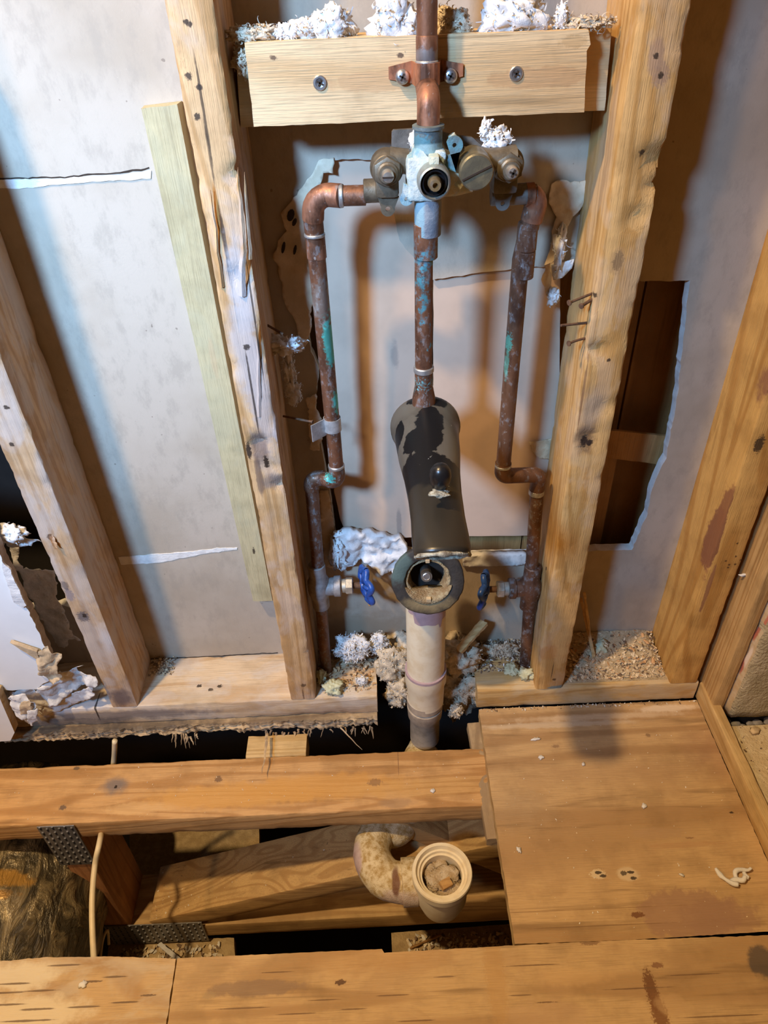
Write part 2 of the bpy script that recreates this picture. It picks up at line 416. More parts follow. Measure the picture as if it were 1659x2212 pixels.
# patch panels inside the cut hole
bm = BM()
sheet(bm, [ragged(pxy([(676, 330), (932, 330), (932, 1158), (752, 1164), (735, 1120), (722, 1060), (716, 960), (700, 700)], .096), .01, .0005, 1)], .0945, .106, mi=(0, 1))
o = obj('patch_panel', bm, [M_panel, M_paper]); setp(o, 'pinkish grey board panel filling the wall hole behind the left pipe', 'wall panel')
bm = BM()
sheet(bm, [ragged(pxy([(936, 560), (1210, 560), (1206, 1155), (936, 1158)], .096), .01, .0005, 1)], .0948, .106, mi=(0, 1))
o = obj('patch_panel', bm, [M_panel, M_paper]); setp(o, 'pinkish board panel behind the spout and right pipe, thin dark seam at its left', 'wall panel')
# boards behind the right bay hole
W_back = wood('brown_board_behind', (.46, .26, .10), (.34, .17, .055), 'z', grain=.5)
def back_board(name, x0, x1, y0, y1, z0, z1, label):
    bm = BM(); box(bm, x0, x1, y0, y1, z0, z1, bev=.001); setp(obj(name, bm, W_back), label, 'board')
back_board('backing_board', .20, .3125, .150, .162, .38, .80, 'wide brown board deep inside the right bay hole')
back_board('backing_board', .3150, .42, .150, .162, .15, .80, 'brown board in the wall hole, right of the dark joint')
back_board('backing_board', .20, .3125, .128, .148, .15, .36, 'short brown board at the bottom of the right hole')
back_board('backing_board', -.12, .198, .135, .150, .15, .80, 'brown board behind the pipe bay panels, seen in the gaps')
bm = BM(); sheet(bm, [ragged(pxy([(1300, 925), (1440, 938), (1425, 1000), (1300, 985)], .118), .01, .001, 1)], .114, .118, mi=(0, 0)); setp(obj('paper_flap', bm, W_back), 'plain brown paper flap crossing the right bay hole', 'paper')

# ================================================================== STUDS
K = (.030, .018, .012)      # knots, nail holes
G_ = (.34, .29, .27)        # grey rot
def S(px, py, y, r, c=K, a=.9, soft=.35): return (tuple(at(px, py, y=y)), r if isinstance(r, tuple) else (r, r, r), c, a, soft)
hole_r = (.0022, .006, .0026)
W_A = wood('stud_wood_left', (.56, .36, .20), (.38, .21, .09), 'z', stain=(.52, .46, .42), stain_amt=.4, spots=[
    S(180, 1332, 0, (.008, .01, .010), (.12, .10, .10), .85), S(182, 1330, 0, (.003, .01, .004)), S(150, 1285, 0, (.006, .01, .012), (.25, .2, .2), .8), S(140, 1265, 0, (.005, .01, .008), (.10, .08, .08), .7),
    S(108, 1160, 0, (.004, .01, .005), (.10, .06, .04), .9), S(115, 1172, 0, (.003, .01, .012), (.3, .14, .05), .8), S(14, 880, 0, .003), S(25, 960, 0, .003),
    S(262, 1508, 0, (.018, .02, .022), (.13, .10, .10), .85, .6), S(230, 1380, 0, (.012, .02, .03), (.66, .63, .62), .5, .8), S(290, 1455, .03, (.03, .05, .03), (.24, .24, .25), .0)])
def B_x(z): return -.128
W_B = wood('stud_wood_damaged', (.64, .395, .19), (.44, .235, .085), 'z', stain=(.58, .46, .38), stain_amt=.12, spots=[
    S(402, 48, 0, .0022), S(410, 52, 0, .0022), S(408, 165, 0, .003), S(430, 188, 0, .003), S(426, 252, 0, .003), S(413, 315, 0, .003), S(440, 240, 0, (.0012, .01, .045), K, .8), S(452, 330, 0, (.001, .01, .03), K, .7),
    S(470, 455, 0, (.0022, .01, .024), (.40, .16, .03), .9), S(485, 520, 0, (.0020, .01, .030), K, .85), S(497, 590, 0, (.0025, .01, .020), K, .95), S(514, 590, 0, (.0055, .01, .0075), K, 1.), S(508, 660, 0, (.001, .01, .03), K, .8),
    S(520, 620, 0, (.014, .02, .05), (.55, .51, .50), .75, .6), S(530, 760, 0, (.016, .02, .07), (.50, .45, .43), .7, .6), S(560, 850, 0, (.012, .02, .08), (.46, .38, .34), .8, .5),
    S(533, 750, 0, .0035), S(552, 700, 0, (.0010, .01, .07), K, .8), S(547, 860, 0, (.0012, .01, .06), K, .85), S(560, 965, 0, (.010, .02, .025), (.17, .12, .10), .85, .5), S(537, 975, 0, (.003, .01, .012), K, .95),
    S(575, 1000, 0, (.003, .01, .010), K, .95), S(590, 1040, 0, (.014, .02, .012), (.22, .17, .15), .7, .5), S(560, 1030, 0, (.004, .01, .03), (.14, .09, .07), .7), S(600, 930, 0, (.006, .02, .02), (.50, .45, .44), .7),
    S(655, 1480, 0, .004, (.08, .04, .02), .8), S(655, 1500, 0, (.0008, .01, .012), (.06, .03, .02), .8), S(605, 1250, 0, (.004, .01, .016), (.68, .52, .38), .5)])
W_C = wood('stud_wood_right', (.64, .39, .15), (.45, .235, .065), 'z', stain=(.56, .42, .28), stain_amt=.1, spots=[
    S(1417, 122, 0, (.008, .01, .013), (.34, .22, .15), .7), S(1417, 121, 0, .0025), S(1428, 162, 0, (.007, .01, .009), (.34, .22, .15), .7), S(1427, 163, 0, .0025), S(1388, 330, 0, .0032), S(1335, 565, 0, (.005, .01, .010), K, 1), S(1333, 565, 0, (.008, .01, .014), (.42, .26, .12), .6), S(1315, 778, 0, .002),
    S(1265, 945, 0, (.012, .02, .022), (.14, .085, .05), .85, .6), S(1262, 955, 0, (.004, .01, .008), K, 1), S(1274, 958, 0, (.004, .01, .004), K, 1), S(1280, 880, 0, (.014, .02, .03), (.36, .27, .19), .7, .7), S(1258, 860, 0, (.0012, .01, .05), (.2, .1, .05), .7),
    S(1265, 995, 0, (.02, .02, .008), (.62, .42, .20), .5), S(1178, 1228, .03, .003, K, 1), S(1174, 1400, .02, (.004, .008, .018), K, 1), S(1171, 1300, .02, (.002, .006, .01), K, .9), S(1197, 1468, 0, .003, (.1, .05, .02), .9), S(1193, 1450, 0, (.0008, .01, .02), K, .7),
    S(1200, 1485, 0, (.014, .02, .004), (.16, .24, .25), .9), S(1185, 1410, 0, (.014, .02, .016), (.46, .20, .06), .5), S(1285, 640, 0, (.003, .01, .003), K, .9)])
W_D = wood('stud_wood_far_right', (.62, .36, .11), (.42, .20, .045), 'z', ringscale=.8, grain=.7, spots=[
    S(1545, 1180, .0, (.0055, .03, .055), (.24, .10, .05), .95, .2), S(1570, 1100, .0, (.0035, .02, .035), (.26, .11, .05), .9, .2), S(1530, 1270, .0, (.003, .02, .045), (.28, .13, .06), .9, .2), S(1640, 840, .0, (.013, .03, .03), (.26, .12, .06), .9, .3), S(1600, 940, 0, (.006, .02, .035), (.25, .12, .06), .85, .3),
    S(1640, 960, 0, (.006, .02, .012), K, .9)] + [S(a, b, 0, (.0016, .01, .0016), (.10, .05, .02), .95) for a, b in ((1568, 1212), (1575, 1220), (1590, 1202), (1588, 1219), (1573, 1226), (1593, 1174), (1600, 1210))])
W_E = wood('corner_stud_wood', (.58, .38, .17), (.42, .23, .08), 'z')

def knocks(pts, depth=.006, rad=.012):
    P = [(at(a, b, y=0), d) for a, b, d in pts]
    def fn(p, u, s, t):
        for c, d in P:
            q = (p - c); q.y *= .5; l = q.length / (rad if d > 0 else rad)
            if l < 1: p = p + (Vector(((-.128 if c.x < 0 else .231), .0445, p.z)) - Vector((p.x, p.y, p.z))).normalized() * depth * d * (1 - l * l) * (.7 + N(p, 150))
        return p
    return fn
def stud(x0, w, mat, label, z0=.038, z1=1.25, y0=0.0, d=.089, amp=.0007, edge=.003, seed=1, fn=None, cut=.0):
    bm = timber_bm((x0 + w / 2, y0 + d / 2, z0), (x0 + w / 2, y0 + d / 2, z1), w, d, (1, 0, 0), .003, amp, edge, seed=seed, fn=fn, seg=int((z1 - z0) / .006), cut=cut)
    t = thing('wall_stud', label, 'wall stud', (x0 + w / 2, y0 + d / 2, z0)); obj('post', bm, mat, t, smooth=True); return t
stA = stud(-.407, .038, W_A, 'whitish weathered wooden wall stud at far left beside the dark hole', seed=11, edge=.004, z1=.95)
stB = stud(-.147, .037, W_B, 'splintered cracked wooden stud left of the pipes with grey rot patches', seed=22, amp=.0010, edge=.005, fn=knocks([(515, 380, 1.2), (560, 960, 1.0), (590, 1010, .8), (514, 592, .9), (611, 1045, 1.2)], .007))
stC = stud(.209, .041, W_C, 'wooden wall stud right of the pipes with bent nails in its side', seed=33, amp=.0010, edge=.005, fn=knocks([(1420, 345, 1.3), (1412, 400, 1.0), (1375, 470, .8), (1290, 760, 1.1), (1300, 880, .5), (1265, 950, .7)], .007, .014))
stD = stud(.405, .040, W_D, 'honey coloured stud in the right corner with a long brown resin scar', seed=44, edge=.002, d=.1)
t = thing('corner_stud', 'dark edged post in the corner behind the mortar slab', 'wall stud', (.4635, .03, .0))
obj('post', timber_bm((.4635, .028, .002), (.4635, .028, 1.25), .017, .13, (1, 0, 0), .002, .0006, .001, seed=5, seg=100), W_E, t, smooth=True)
# parts of stud B: splinters
def sliver(a, b, w, t, mat, parent, name='splinter', seed=0):
    a = Vector(a); b = Vector(b); d = (b - a).normalized(); s = d.cross(Vector((0, 1, 0))).normalized(); f = d.cross(s); bm = BM(); n = 8; rings = []
    for i in range(n + 1):
        u = i / n; ww = w * (1 - u) ** .6 + .0003; p = a.lerp(b, u) + s * (N(a, 200, seed + u * 3) * w * .5)
        rings.append([p + s * ww / 2, p + f * t / 2 * (1 - u * .7), p - s * ww / 2, p - f * t / 2 * (1 - u * .7)])
    ringloft(bm, rings); return obj(name, bm, mat, parent, smooth=False)
sliver(at(527, 640, y=-.001), at(519, 362, y=-.012), .007, .004, W_B, stB, seed=1)
sliver(at(540, 560, y=-.001), at(528, 372, y=-.009), .004, .003, W_B, stB, seed=2)
sliver(at(480, 620, y=-.0005), at(455, 410, y=-.004), .004, .004, W_B, stB, seed=3)
sliver(at(560, 900, y=.0), at(553, 690, y=-.003), .005, .003, W_B, stB, seed=6)
sliver(at(108, 1158, y=.0), at(125, 1185, y=-.006), .008, .003, W_A, stA, seed=4)
# nails in the side of stud C
def nail(a, b, r=.0013, head=.0028, parent=None, bend=.0, mat=M_rust, label=None):
    a = Vector(a); b = Vector(b); d = (b - a); m = a.lerp(b, .5) + Vector((0, 0, bend)); bm = BM()
    tube(bm, [a, a.lerp(m, .5) + Vector((0, 0, bend * .3)), m, m.lerp(b, .5) + Vector((0, 0, bend * .3)), b], r, 10)
    if head: lathe(bm, b, d, [(-.0006, r), (-.0004, head), (.0008, head), (.0010, head * .6)], 14)
    return obj('nail', bm, mat, parent, smooth=True)
nail(at(1284, 632, y=.012), at(1230, 654, y=-.004), parent=stC); nail(at(1282, 645, y=.010), at(1256, 661, y=-.002), .0016, parent=stC)
nail(at(1272, 697, y=.012), at(1212, 703, y=.0), head=0, parent=stC); nail(at(1272, 730, y=.012), at(1229, 742, y=.0), parent=stC, bend=.001)
# strip of leftover board behind stud B
W_strip = wood('olive_strip_wood', (.50, .42, .24), (.40, .32, .16), 'z', grain=.3, contrast=.5, stain=(.42, .38, .24), stain_amt=.2, spots=[S(548, 1192, .07, (.0018, .01, .006)), S(460, 775, .07, (.004, .02, .025), (.54, .36, .20), .3)])
a0, a1, b0, b1 = at(302, 235, y=.072), at(385, 225, y=.072), at(545, 1298, y=.072), at(590, 1298, y=.072)
bm = BM(); rings = []
for i in range(120):
    u = i / 119; p = a0.lerp(b0, u); q = a1.lerp(b1, u)
    rings.append([Vector((p.x + .0012, .072 + .0006 * N(p, 90), p.z)), Vector((p.x * .67 + q.x * .33, .0715 + .0007 * N(q, 90, 3), (p.z + q.z) / 2)), Vector((p.x * .33 + q.x * .67, .0715 + .0007 * N(q, 90, 8), (p.z + q.z) / 2)), Vector((q.x - .001, .072 + .0005 * N(q, 90), q.z)), Vector((q.x, .0885, q.z)), Vector((p.x, .0885, p.z))])
ringloft(bm, rings)
setp(obj('furring_strip', bm, W_strip, smooth=True), 'olive green rough wood strip standing against drywall left of the splintered stud', 'wood strip')

# ================================================================== SILL PLATES, SUBFLOOR
W_sillL = wood('sill_wood_left', (.68, .52, .34), (.52, .34, .18), 'x', stain=(.60, .55, .50), stain_amt=.25, spots=[
    (tuple(at(a, b, z=.038)), (.004, .003, .01), K, .9, .3) for a, b in ((430, 1482), (455, 1490), (475, 1482))] + [
    (tuple(at(415, 1510, z=.038)), (.05, .016, .008), (.40, .29, .17), .4, .5), (tuple(at(260, 1545, y=0)), (.16, .03, .012), (.20, .17, .16), .8, .5), (tuple(at(120, 1520, z=.038)), (.12, .03, .01), (.62, .60, .60), .8, .5),
    (tuple(at(205, 1530, y=0)), (.0015, .03, .03), K, .9, .2), (tuple(at(150, 1560, y=0)), (.12, .03, .010), (.10, .085, .08), .7, .6), (tuple(at(700, 1540, y=0)), (.1, .03, .015), (.40, .25, .14), .5, .6)])
W_sillR = wood('sill_wood_right', (.64, .42, .17), (.46, .26, .08), 'x', stain=(.60, .50, .34), stain_amt=.4, spots=[(tuple(at(1230, 1600, y=0)), (.03, .02, .02), (.3, .2, .1), 0)])
bm = timber_bm((-.66, .0445, .019), (-.0215, .0445, .019), .089, .038, (0, 1, 0), .002, .0008, .004, seed=3, seg=110, cut=.002)
setp(obj('sill_plate', bm, W_sillL, smooth=True), 'water stained bottom plate under the two left studs, sawn off beside the drain pipe', 'sill plate')
bm = timber_bm((.1255, .0445, .019), (.4475, .0445, .019), .089, .038, (0, 1, 0), .002, .0006, .002, seed=5, seg=60, cut=.0005)
setp(obj('sill_plate', bm, W_sillR, smooth=True), 'yellowish bottom plate under the right studs, littered with wood chips', 'sill plate')
# broken subfloor edge below the left plate
W_ply = wood('rotten_subfloor_edge', (.60, .43, .24), (.34, .22, .12), 'x', stain=(.22, .18, .15), stain_amt=.2, spots=[(tuple(at(140, 1580, y=-.012)), (.13, .03, .006), (.06, .05, .045), .75, .6), ((-.36, -.01, -.002), (.12, .03, .004), (.07, .055, .045), .8, .7), ((-.16, -.01, -.002), (.15, .03, .0025), (.10, .07, .045), .7, .7)])
front = ragged([(-.66, -.011), (-.45, -.010), (-.3, -.008), (-.15, -.008), (-.0225, -.008)], .003, .0035, 4, closed=False)
bm = BM(); nL = 7; rings = []
for (x, y) in front:
    ring = []
    for k in range(nL):
        z = -.001 - .019 * k / (nL - 1); yy = y + .004 * N((x, k * .02, 0), 60, 3) + .0025 * N((x * 2, k * .07, 1), 140, 3) - .0015 * (k % 2)
        if k == nL - 1: z -= .003 * abs(N((x, 1, 1), 200))
        ring.append(Vector((x, yy, z)))
    ring += [Vector((x, .09, -.020)), Vector((x, .09, -.001))]
    rings.append(ring)
ringloft(bm, rings); sub = thing('subfloor_remnant', 'rotten splintered plywood edge left under the left bottom plate', 'subfloor', (-.34, .03, -.02)); obj('board', bm, W_ply, sub)
rnd = random.Random(4)
for k in range(46):
    x = rnd.choice([rnd.uniform(-.155, -.03), rnd.uniform(-.19, -.16), rnd.uniform(-.34, -.29), rnd.uniform(-.20, -.03)])
    l = rnd.uniform(.004, .012) if x > -.16 and k % 3 else rnd.uniform(.008, .028)
    y = -.010 - rnd.uniform(0, .006); z = -.018
    sliver((x, y, z), (x + rnd.uniform(-.005, .005), y - rnd.uniform(.002, .008), z - l), rnd.uniform(.0012, .0035), .0012, W_ply, sub, seed=k)
sliver(at(578, 1585, z=-.005), at(566, 1672, z=.0), .0045, .002, W_ply, sub, seed=77)
sliver(at(735, 1572, z=-.01), at(782, 1620, z=-.03), .003, .002, W_ply, sub, seed=78)

# plywood panels of the floor
def ply(name, poly, label, mat, th=.0185, amp=.0007):
    bm = BM(); sheet(bm, [ragged(poly, .004, amp, 3)], 0, -th, plane='z', mi=(0, 1)); return setp(obj(name, bm, [mat, W_edge]), label, 'plywood panel')
W_edge = wood('plywood_edge', (.60, .42, .20), (.36, .21, .08), 'x', grain=.4)
def Z(px, py, r, c=K, a=.9, soft=.35): return (tuple(at(px, py, z=0)), r if isinstance(r, tuple) else (r, r, r), c, a, soft)
DS = (.30, .16, .085)
W_p1 = wood('plywood_right', (.57, .375, .185), (.37, .215, .095), 'x', ringscale=.55, grain=.55, stain=(.44, .27, .13), stain_amt=.05, spots=[
    Z(1490, 1975, (.060, .030, .02), (.33, .19, .12), .75, .18), Z(1560, 1985, (.045, .024, .02), (.33, .19, .12), .6, .2), Z(1420, 1800, (.035, .008, .01), (.44, .28, .15), .6, .2), Z(1400, 1665, (.16, .02, .02), (.40, .24, .12), .35, .8), Z(1200, 1565, (.12, .006, .02), (.62, .50, .36), .6, .5), Z(1440, 1530, (.05, .007, .02), (.80, .66, .50), .7, .5),
    Z(1300, 1548, (.15, .006, .02), (.74, .58, .40), .5, .6), Z(1560, 1620, (.06, .035, .02), (.34, .19, .11), .45, .6), Z(1120, 1745, (.05, .03, .02), (.42, .30, .18), .4, .8), Z(1200, 1612, (.006, .003, .01), (.28, .17, .09), .8), Z(1400, 1588, (.004, .003, .01), (.25, .15, .08), .8),
    Z(1292, 1888, (.010, .006, .01), (.70, .56, .36), .8, .2), Z(1292, 1885, (.005, .002, .01), K, .9, .2), Z(1303, 1892, (.004, .002, .01), K, .9, .2), Z(1355, 1888, (.014, .009, .01), (.66, .52, .34), .7, .3), Z(1347, 1886, (.004, .003, .01), K, .8, .2), Z(1362, 1884, (.005, .002, .01), K, .9, .2), Z(1368, 1897, (.004, .002, .01), K, .9, .2),
    Z(1377, 1976, (.008, .0035, .01), (.20, .09, .04), 1, .2), Z(1580, 1755, (.003, .0015, .01), K, .9), Z(1490, 1810, (.006, .0012, .01), (.25, .14, .07), .8), Z(1290, 2000, (.10, .0006, .01), (.2, .11, .05), .7, .2), Z(1250, 1965, (.12, .0006, .01), (.25, .14, .06), .6, .2), Z(1480, 1825, (.05, .004, .01), (.44, .25, .12), .5)])
W_p2 = wood('plywood_front', (.57, .38, .19), (.38, .225, .10), 'x', ringscale=.5, grain=.5, stain=(.42, .26, .13), stain_amt=.08, spots=[
    Z(550, 2135, (.055, .009, .02), (.26, .17, .11), .75, .25), Z(735, 2122, (.006, .003, .01), (.12, .06, .03), .95, .2), Z(452, 2150, (.008, .004, .01), (.38, .27, .15), .6), Z(1650, 2080, (.018, .018, .01), (.09, .07, .06), .85, .3), Z(1420, 2085, (.007, .003, .01), (.24, .12, .06), .9, .2),
    Z(1408, 2140, (.007, .022, .01), (.17, .075, .03), .95, .3), Z(1425, 2190, (.009, .02, .01), (.22, .10, .04), .95, .3), Z(1450, 2170, (.018, .012, .01), (.50, .32, .16), .6), Z(1230, 2110, (.05, .010, .01), (.62, .40, .19), .5, .5), Z(1070, 2110, (.012, .06, .01), (.48, .28, .11), .5), Z(800, 2068, (.1, .02, .01), (.46, .25, .09), .4, .7),
    Z(1275, 2036, (.012, .003, .01), (.22, .12, .06), .8), Z(1180, 2205, (.05, .02, .02), (.50, .32, .18), .5)] + [Z(a, b, (l, .0008, .01), (.15, .08, .04), .75, .3) for a, b, l in ((520, 2178, .03), (640, 2190, .025), (850, 2150, .02), (700, 2160, .02), (960, 2110, .014), (1150, 2085, .03), (1120, 2150, .014), (1180, 2165, .012), (1500, 2105, .03), (1380, 2135, .04), (1560, 2195, .05), (900, 2205, .02), (600, 2100, .02), (760, 2180, .014))])
W_p3 = wood('plywood_worn', (.56, .375, .19), (.40, .235, .105), 'x', ringscale=.5, stain=(.56, .47, .36), stain_amt=.35, spots=[
    Z(40, 2110, (.05, .016, .02), (.72, .62, .46), .85, .4), Z(60, 2190, (.07, .020, .02), (.72, .60, .42), .85, .4)] + [Z(a, b, (l, .0011, .01), (.12, .07, .04), .8, .3) for a, b, l in ((30, 2125, .02), (90, 2140, .02), (140, 2085, .02), (270, 2165, .018), (250, 2110, .015), (20, 2170, .02), (80, 2180, .02), (180, 2175, .02), (200, 2120, .012), (320, 2150, .01), (60, 2205, .03), (0, 2145, .03))])
panel = ply('plywood_panel', [(.1285, -.0025), (.452, -.0025), (.452, -.3255), (.4, -.3255), (.128, -.3235), (.1278, -.15)], 'stained plywood floor panel in the right corner below the wall plate', W_p1)
ply('plywood_panel', pxz([(383, 2070), (825, 2050), (830, 2058), (1113, 2042), (1420, 2027), (1660, 2012)], 0) + [(.62, -.3275), (.62, -.62), (-.30, -.62)] + pxz([(362, 2212)], 0), 'wide plywood panel along the front edge with a dark elongated scorch and drip stains', W_p2, amp=.0005)
ply('plywood_panel', [(-.85, -.315)] + pxz([(0, 2076), (100, 2068), (240, 2066), (380, 2071), (359, 2212)], 0) + [(-.302, -.62), (-.85, -.62)], 'worn flaking plywood panel in the bottom left corner', W_p3, amp=.0009)

# thin strip along the right side and the floor beyond it
bm = timber_bm((.4595, .004, .0165), (.4595, -.62, .0165), .015, .033, (1, 0, 0), .0015, .0006, .001, seed=9, seg=70)
setp(obj('wooden_cleat', bm, wood('cleat_wood', (.66, .46, .22), (.50, .31, .12), 'y'), smooth=True), 'thin upright wooden strip running along the right edge of the plywood', 'wood strip')
bm = BM(); rings = []
for i in range(26):
    x = .4675 + .4 * i / 25; rings.append([Vector((x, -.058 - .56 * j / 40, .012 + .0025 * N((x, j * .014, 0), 60) + .0015 * N((x, j * .014, 0), 200))) for j in range(41)])
ringloft(bm, rings, close=False, cap=False)
box(bm, .4675, .8675, -.62, -.058, -.01, .008)
setp(obj('floor_beyond', bm, M_dirt, smooth=True, recalc=False), kind='structure')
bm = BM(); box(bm, .4675, .87, -.058, .02, -.03, -.01); setp(obj('floor_gap', bm, M_dark), kind='structure')  # gap bottom, its shade put into the colour
rnd = random.Random(12)
for i in range(9):
    bm = BM(); bmesh.ops.create_icosphere(bm, subdivisions=2, radius=1); r = rnd.uniform(.004, .009); c = Vector((.492 + i * .0105 + rnd.uniform(-.002, .002), -.047 + rnd.uniform(-.006, .004), -.005 + r * .6))
    for v in bm.verts: v.co = c + Vector((v.co.x * r * 1.2, v.co.y * r * .8, v.co.z * r * .7)) * (1 + .25 * N(v.co, 2, i * 5))
    setp(obj('pebble', bm, M_pebble, smooth=True), 'small grey stone in the dark gap under the mortar slab', 'stone', 'pebbles under the mortar slab')
# mortar slab of the side wall
rr = plain('stained_slab_edge', (.52, .38, .22), .85, 0, .3, 60, .5, c2=(.60, .50, .36), spots=[(tuple(at(a, b, x=.473)), (.03, r * .35, r * 2.2), c, .85, .5) for a, b, r, c in ((1640, 1320, .014, (.80, .74, .66)), (1610, 1400, .008, (.82, .78, .72)), (1585, 1455, .010, (.78, .72, .64)), (1655, 1290, .012, (.84, .80, .74)), (1632, 1365, .010, (.42, .09, .06)), (1600, 1440, .008, (.45, .10, .07)), (1612, 1420, .010, (.76, .66, .60)), (1650, 1340, .008, (.5, .14, .1)))])
bm = BM(); nx, nz = 26, 60; rings = []
for j in range(nz + 1):
    z = .018 + .80 * j / nz; yo = .0016 * N((0, j, 0), .7)
    r = [Vector((.473 + .002 * N((1, 1, z), 60) + .002 * N((3, 1, z), 150), -.008, z)), Vector((.4735 + .003 * N((2, 1, z), 60), -.028 + yo, z)), Vector((.477 + .003 * N((4, 1, z), 70), -.044 + yo, z))]
    r += [Vector((.480 + .3 * i / nx, -.048 + .0022 * N((i * .02, 1, z), 60) + .001 * N((i * .03, 2, z), 150), z)) for i in range(nx)] + [Vector((.78, -.008, z))]
    rings.append(r)
R = ringloft(bm, rings)
for f in bm.faces:
    c = f.calc_center_median()
    f.material_index = 1 if c.x < .4755 else 0
setp(obj('mortar_slab', bm, [M_mortar, rr], smooth='all'), 'thick olive mortar slab at the right edge with white and red stained side', 'slab')

# ================================================================== left: painted drywall of the room side, torn away
edge_pts = [(-60, 1100), (-12, 1168), (10, 1217), (30, 1262), (56, 1310), (82, 1360), (100, 1400), (112, 1440), (106, 1470), (78, 1488), (0, 1490)]
P = ragged(pxy(edge_pts, -.014), .005, .0022, 6, closed=False) + [(-.9, .10), (-.9, .5)]
bm = BM(); sheet(bm, [P], -.0145, -.001, mi=(0, 1))
M_core = plain('drywall_core_brown', (.44, .36, .28), .9, 0, .3, 80, .5, c2=(.56, .48, .40))
t = thing('room_drywall', 'white painted drywall remnant at the left edge with a torn right side', 'drywall', (-.6, -.007, .1)); obj('sheet', bm, [M_white, M_core], t)
bm = BM(); fl = ragged(pxy([(5, 1208), (20, 1225), (45, 1275), (58, 1306), (50, 1312), (30, 1300), (18, 1260), (8, 1230)], -.0155), .003, .0015, 1)
sheet(bm, [fl], -.0175, -.0152, wob=.0018, mi=(0, 0)); obj('paint_flake', bm, M_fluff, t)
bm = BM(); a = pxy([(24, 1383), (82, 1402), (88, 1420), (80, 1418)], -.018); sheet(bm, [ragged(a, .005, .0005, 1)], -.022, -.0165, mi=(0, 0), curl=lambda x, z: -.012 * (x + .5) * 2); o = obj('paper_curl', bm, M_paper, t); o['label'] = 'pointed brown paper curl'
# lower trim piece with white face
bm = BM(); q0, q1, q2, q3 = at(0, 1488, y=-.022), at(36, 1572, y=-.022), at(27, 1590, y=-.022), at(-60, 1600, y=-.022)
sheet(bm, [[(q0.x - .1, q0.z + .1), (q0.x, q0.z), (q1.x, q1.z), (q2.x, q2.z), (q3.x - .1, q3.z)]], -.030, -.016, mi=(0, 1))
setp(obj('baseboard_offcut', bm, [M_white, W_sillR]), 'white faced board end with bare wood edge in the lower left corner', 'board')
# torn paper between the room drywall and stud A
def torn(name, poly, y, label, mat, wob=.006, th=.0008, curl=None, seed=1, amp=.003, step=.004, cat='torn paper'):
    pts = ragged(pxy(poly, y), step, amp, seed); bm = BM(); xs = [p[0] for p in pts]; zs = [p[1] for p in pts]
    L = [Vector((a, b, 0)) for a, b in pts]; flat = L[:]
    # interior points give the sheet its crumple
    n = len(pts); V2 = [Vector(q) for q in pts]; g0 = .0026 if (max(xs) - min(xs)) * (max(zs) - min(zs)) < .004 else .0036
    def inside(x, z):
        c = False
        for i in range(n):
            (x1, z1), (x2, z2) = pts[i], pts[i - 1]
            if (z1 > z) != (z2 > z) and x < (x2 - x1) * (z - z1) / (z2 - z1) + x1: c = not c
        return c
    rn = random.Random(seed); zz = min(zs)
    while zz < max(zs):
        xx = min(xs)
        while xx < max(xs):
            qx, qz = xx + rn.uniform(-.4, .4) * g0, zz + rn.uniform(-.4, .4) * g0
            if inside(qx, qz): V2.append(Vector((qx, qz)))
            xx += g0
        zz += g0
    vv, ee, ff, *_ = delaunay_2d_cdt(V2, [], [list(range(n))], 1, 1e-6)
    V = [bm.verts.new((p.x, y, p.y)) for p in vv]
    for tt in ff:
        try: bm.faces.new([V[i] for i in tt])
        except ValueError: pass
    for v in bm.verts:
        p = v.co.copy(); k = wob * N(p, 28, seed) + wob * .5 * N(p, 80, seed) + wob * .28 * N(p, 220, seed) - wob * .25 * abs(N(p, 45, seed + 3))
        if curl: k += curl(p.x, p.z)
        v.co.y += k
    g = bmesh.ops.extrude_face_region(bm, geom=bm.faces[:]); 
    for v in g['geom']:
        if isinstance(v, bmesh.types.BMVert): v.co.y += th
    return setp(obj(name, bm, mat, smooth='all'), label, cat)
torn('torn_paper', [(12, 1175), (40, 1180), (38, 1210), (50, 1230), (118, 1232), (126, 1262), (122, 1290), (140, 1320), (148, 1345), (160, 1370), (176, 1380), (150, 1378), (140, 1402), (125, 1400), (110, 1380), (70, 1300), (40, 1240)], .05, 'crumpled grey paper sheet hanging between two dark holes at left', M_paper_w, .006)
torn('torn_paper', [(-5, 1140), (30, 1135), (50, 1150), (88, 1166), (70, 1176), (48, 1178), (30, 1180), (10, 1172)], .02, 'frayed white and brown paper scrap above the small dark hole', M_fluff, .008, seed=5, amp=.005, step=.003)
fluff('paper_fuzz', at(20, 1152, y=.01), (.018, .008, .012), 5, 'frayed blue-white fuzz at the left frame edge above the painted drywall', 'torn paper', curls=30)
torn('torn_paper', [(80, 1408), (98, 1402), (112, 1412), (130, 1420), (122, 1440), (135, 1462), (112, 1472), (95, 1460), (82, 1462), (78, 1482), (86, 1440)], -.02, 'dark brown curled paper tear beside the pointed white drywall corner', M_paper, .012, seed=7, amp=.004, step=.003)
torn('torn_paper', [(18, 1490), (80, 1482), (100, 1462), (130, 1452), (175, 1438), (168, 1450), (208, 1462), (214, 1472), (160, 1500), (110, 1520), (60, 1545), (36, 1555)], -.004, 'white shredded drywall paper lying across the left end of the plate', M_paper_w, .014, seed=9, amp=.004)
torn('torn_paper', [(20, 1500), (50, 1498), (78, 1520), (70, 1545), (40, 1548), (24, 1520)], -.022, 'torn white paper with brown patches in the corner of the plate', M_fluff, .010, seed=13, amp=.005, step=.003)
torn('torn_paper', [(64, 1512), (110, 1508), (150, 1500), (200, 1478), (205, 1500), (150, 1530), (100, 1545), (70, 1540)], -.002, 'damp grey paper pulp under the shredded drywall paper', M_paper_w, .009, seed=19, amp=.003)
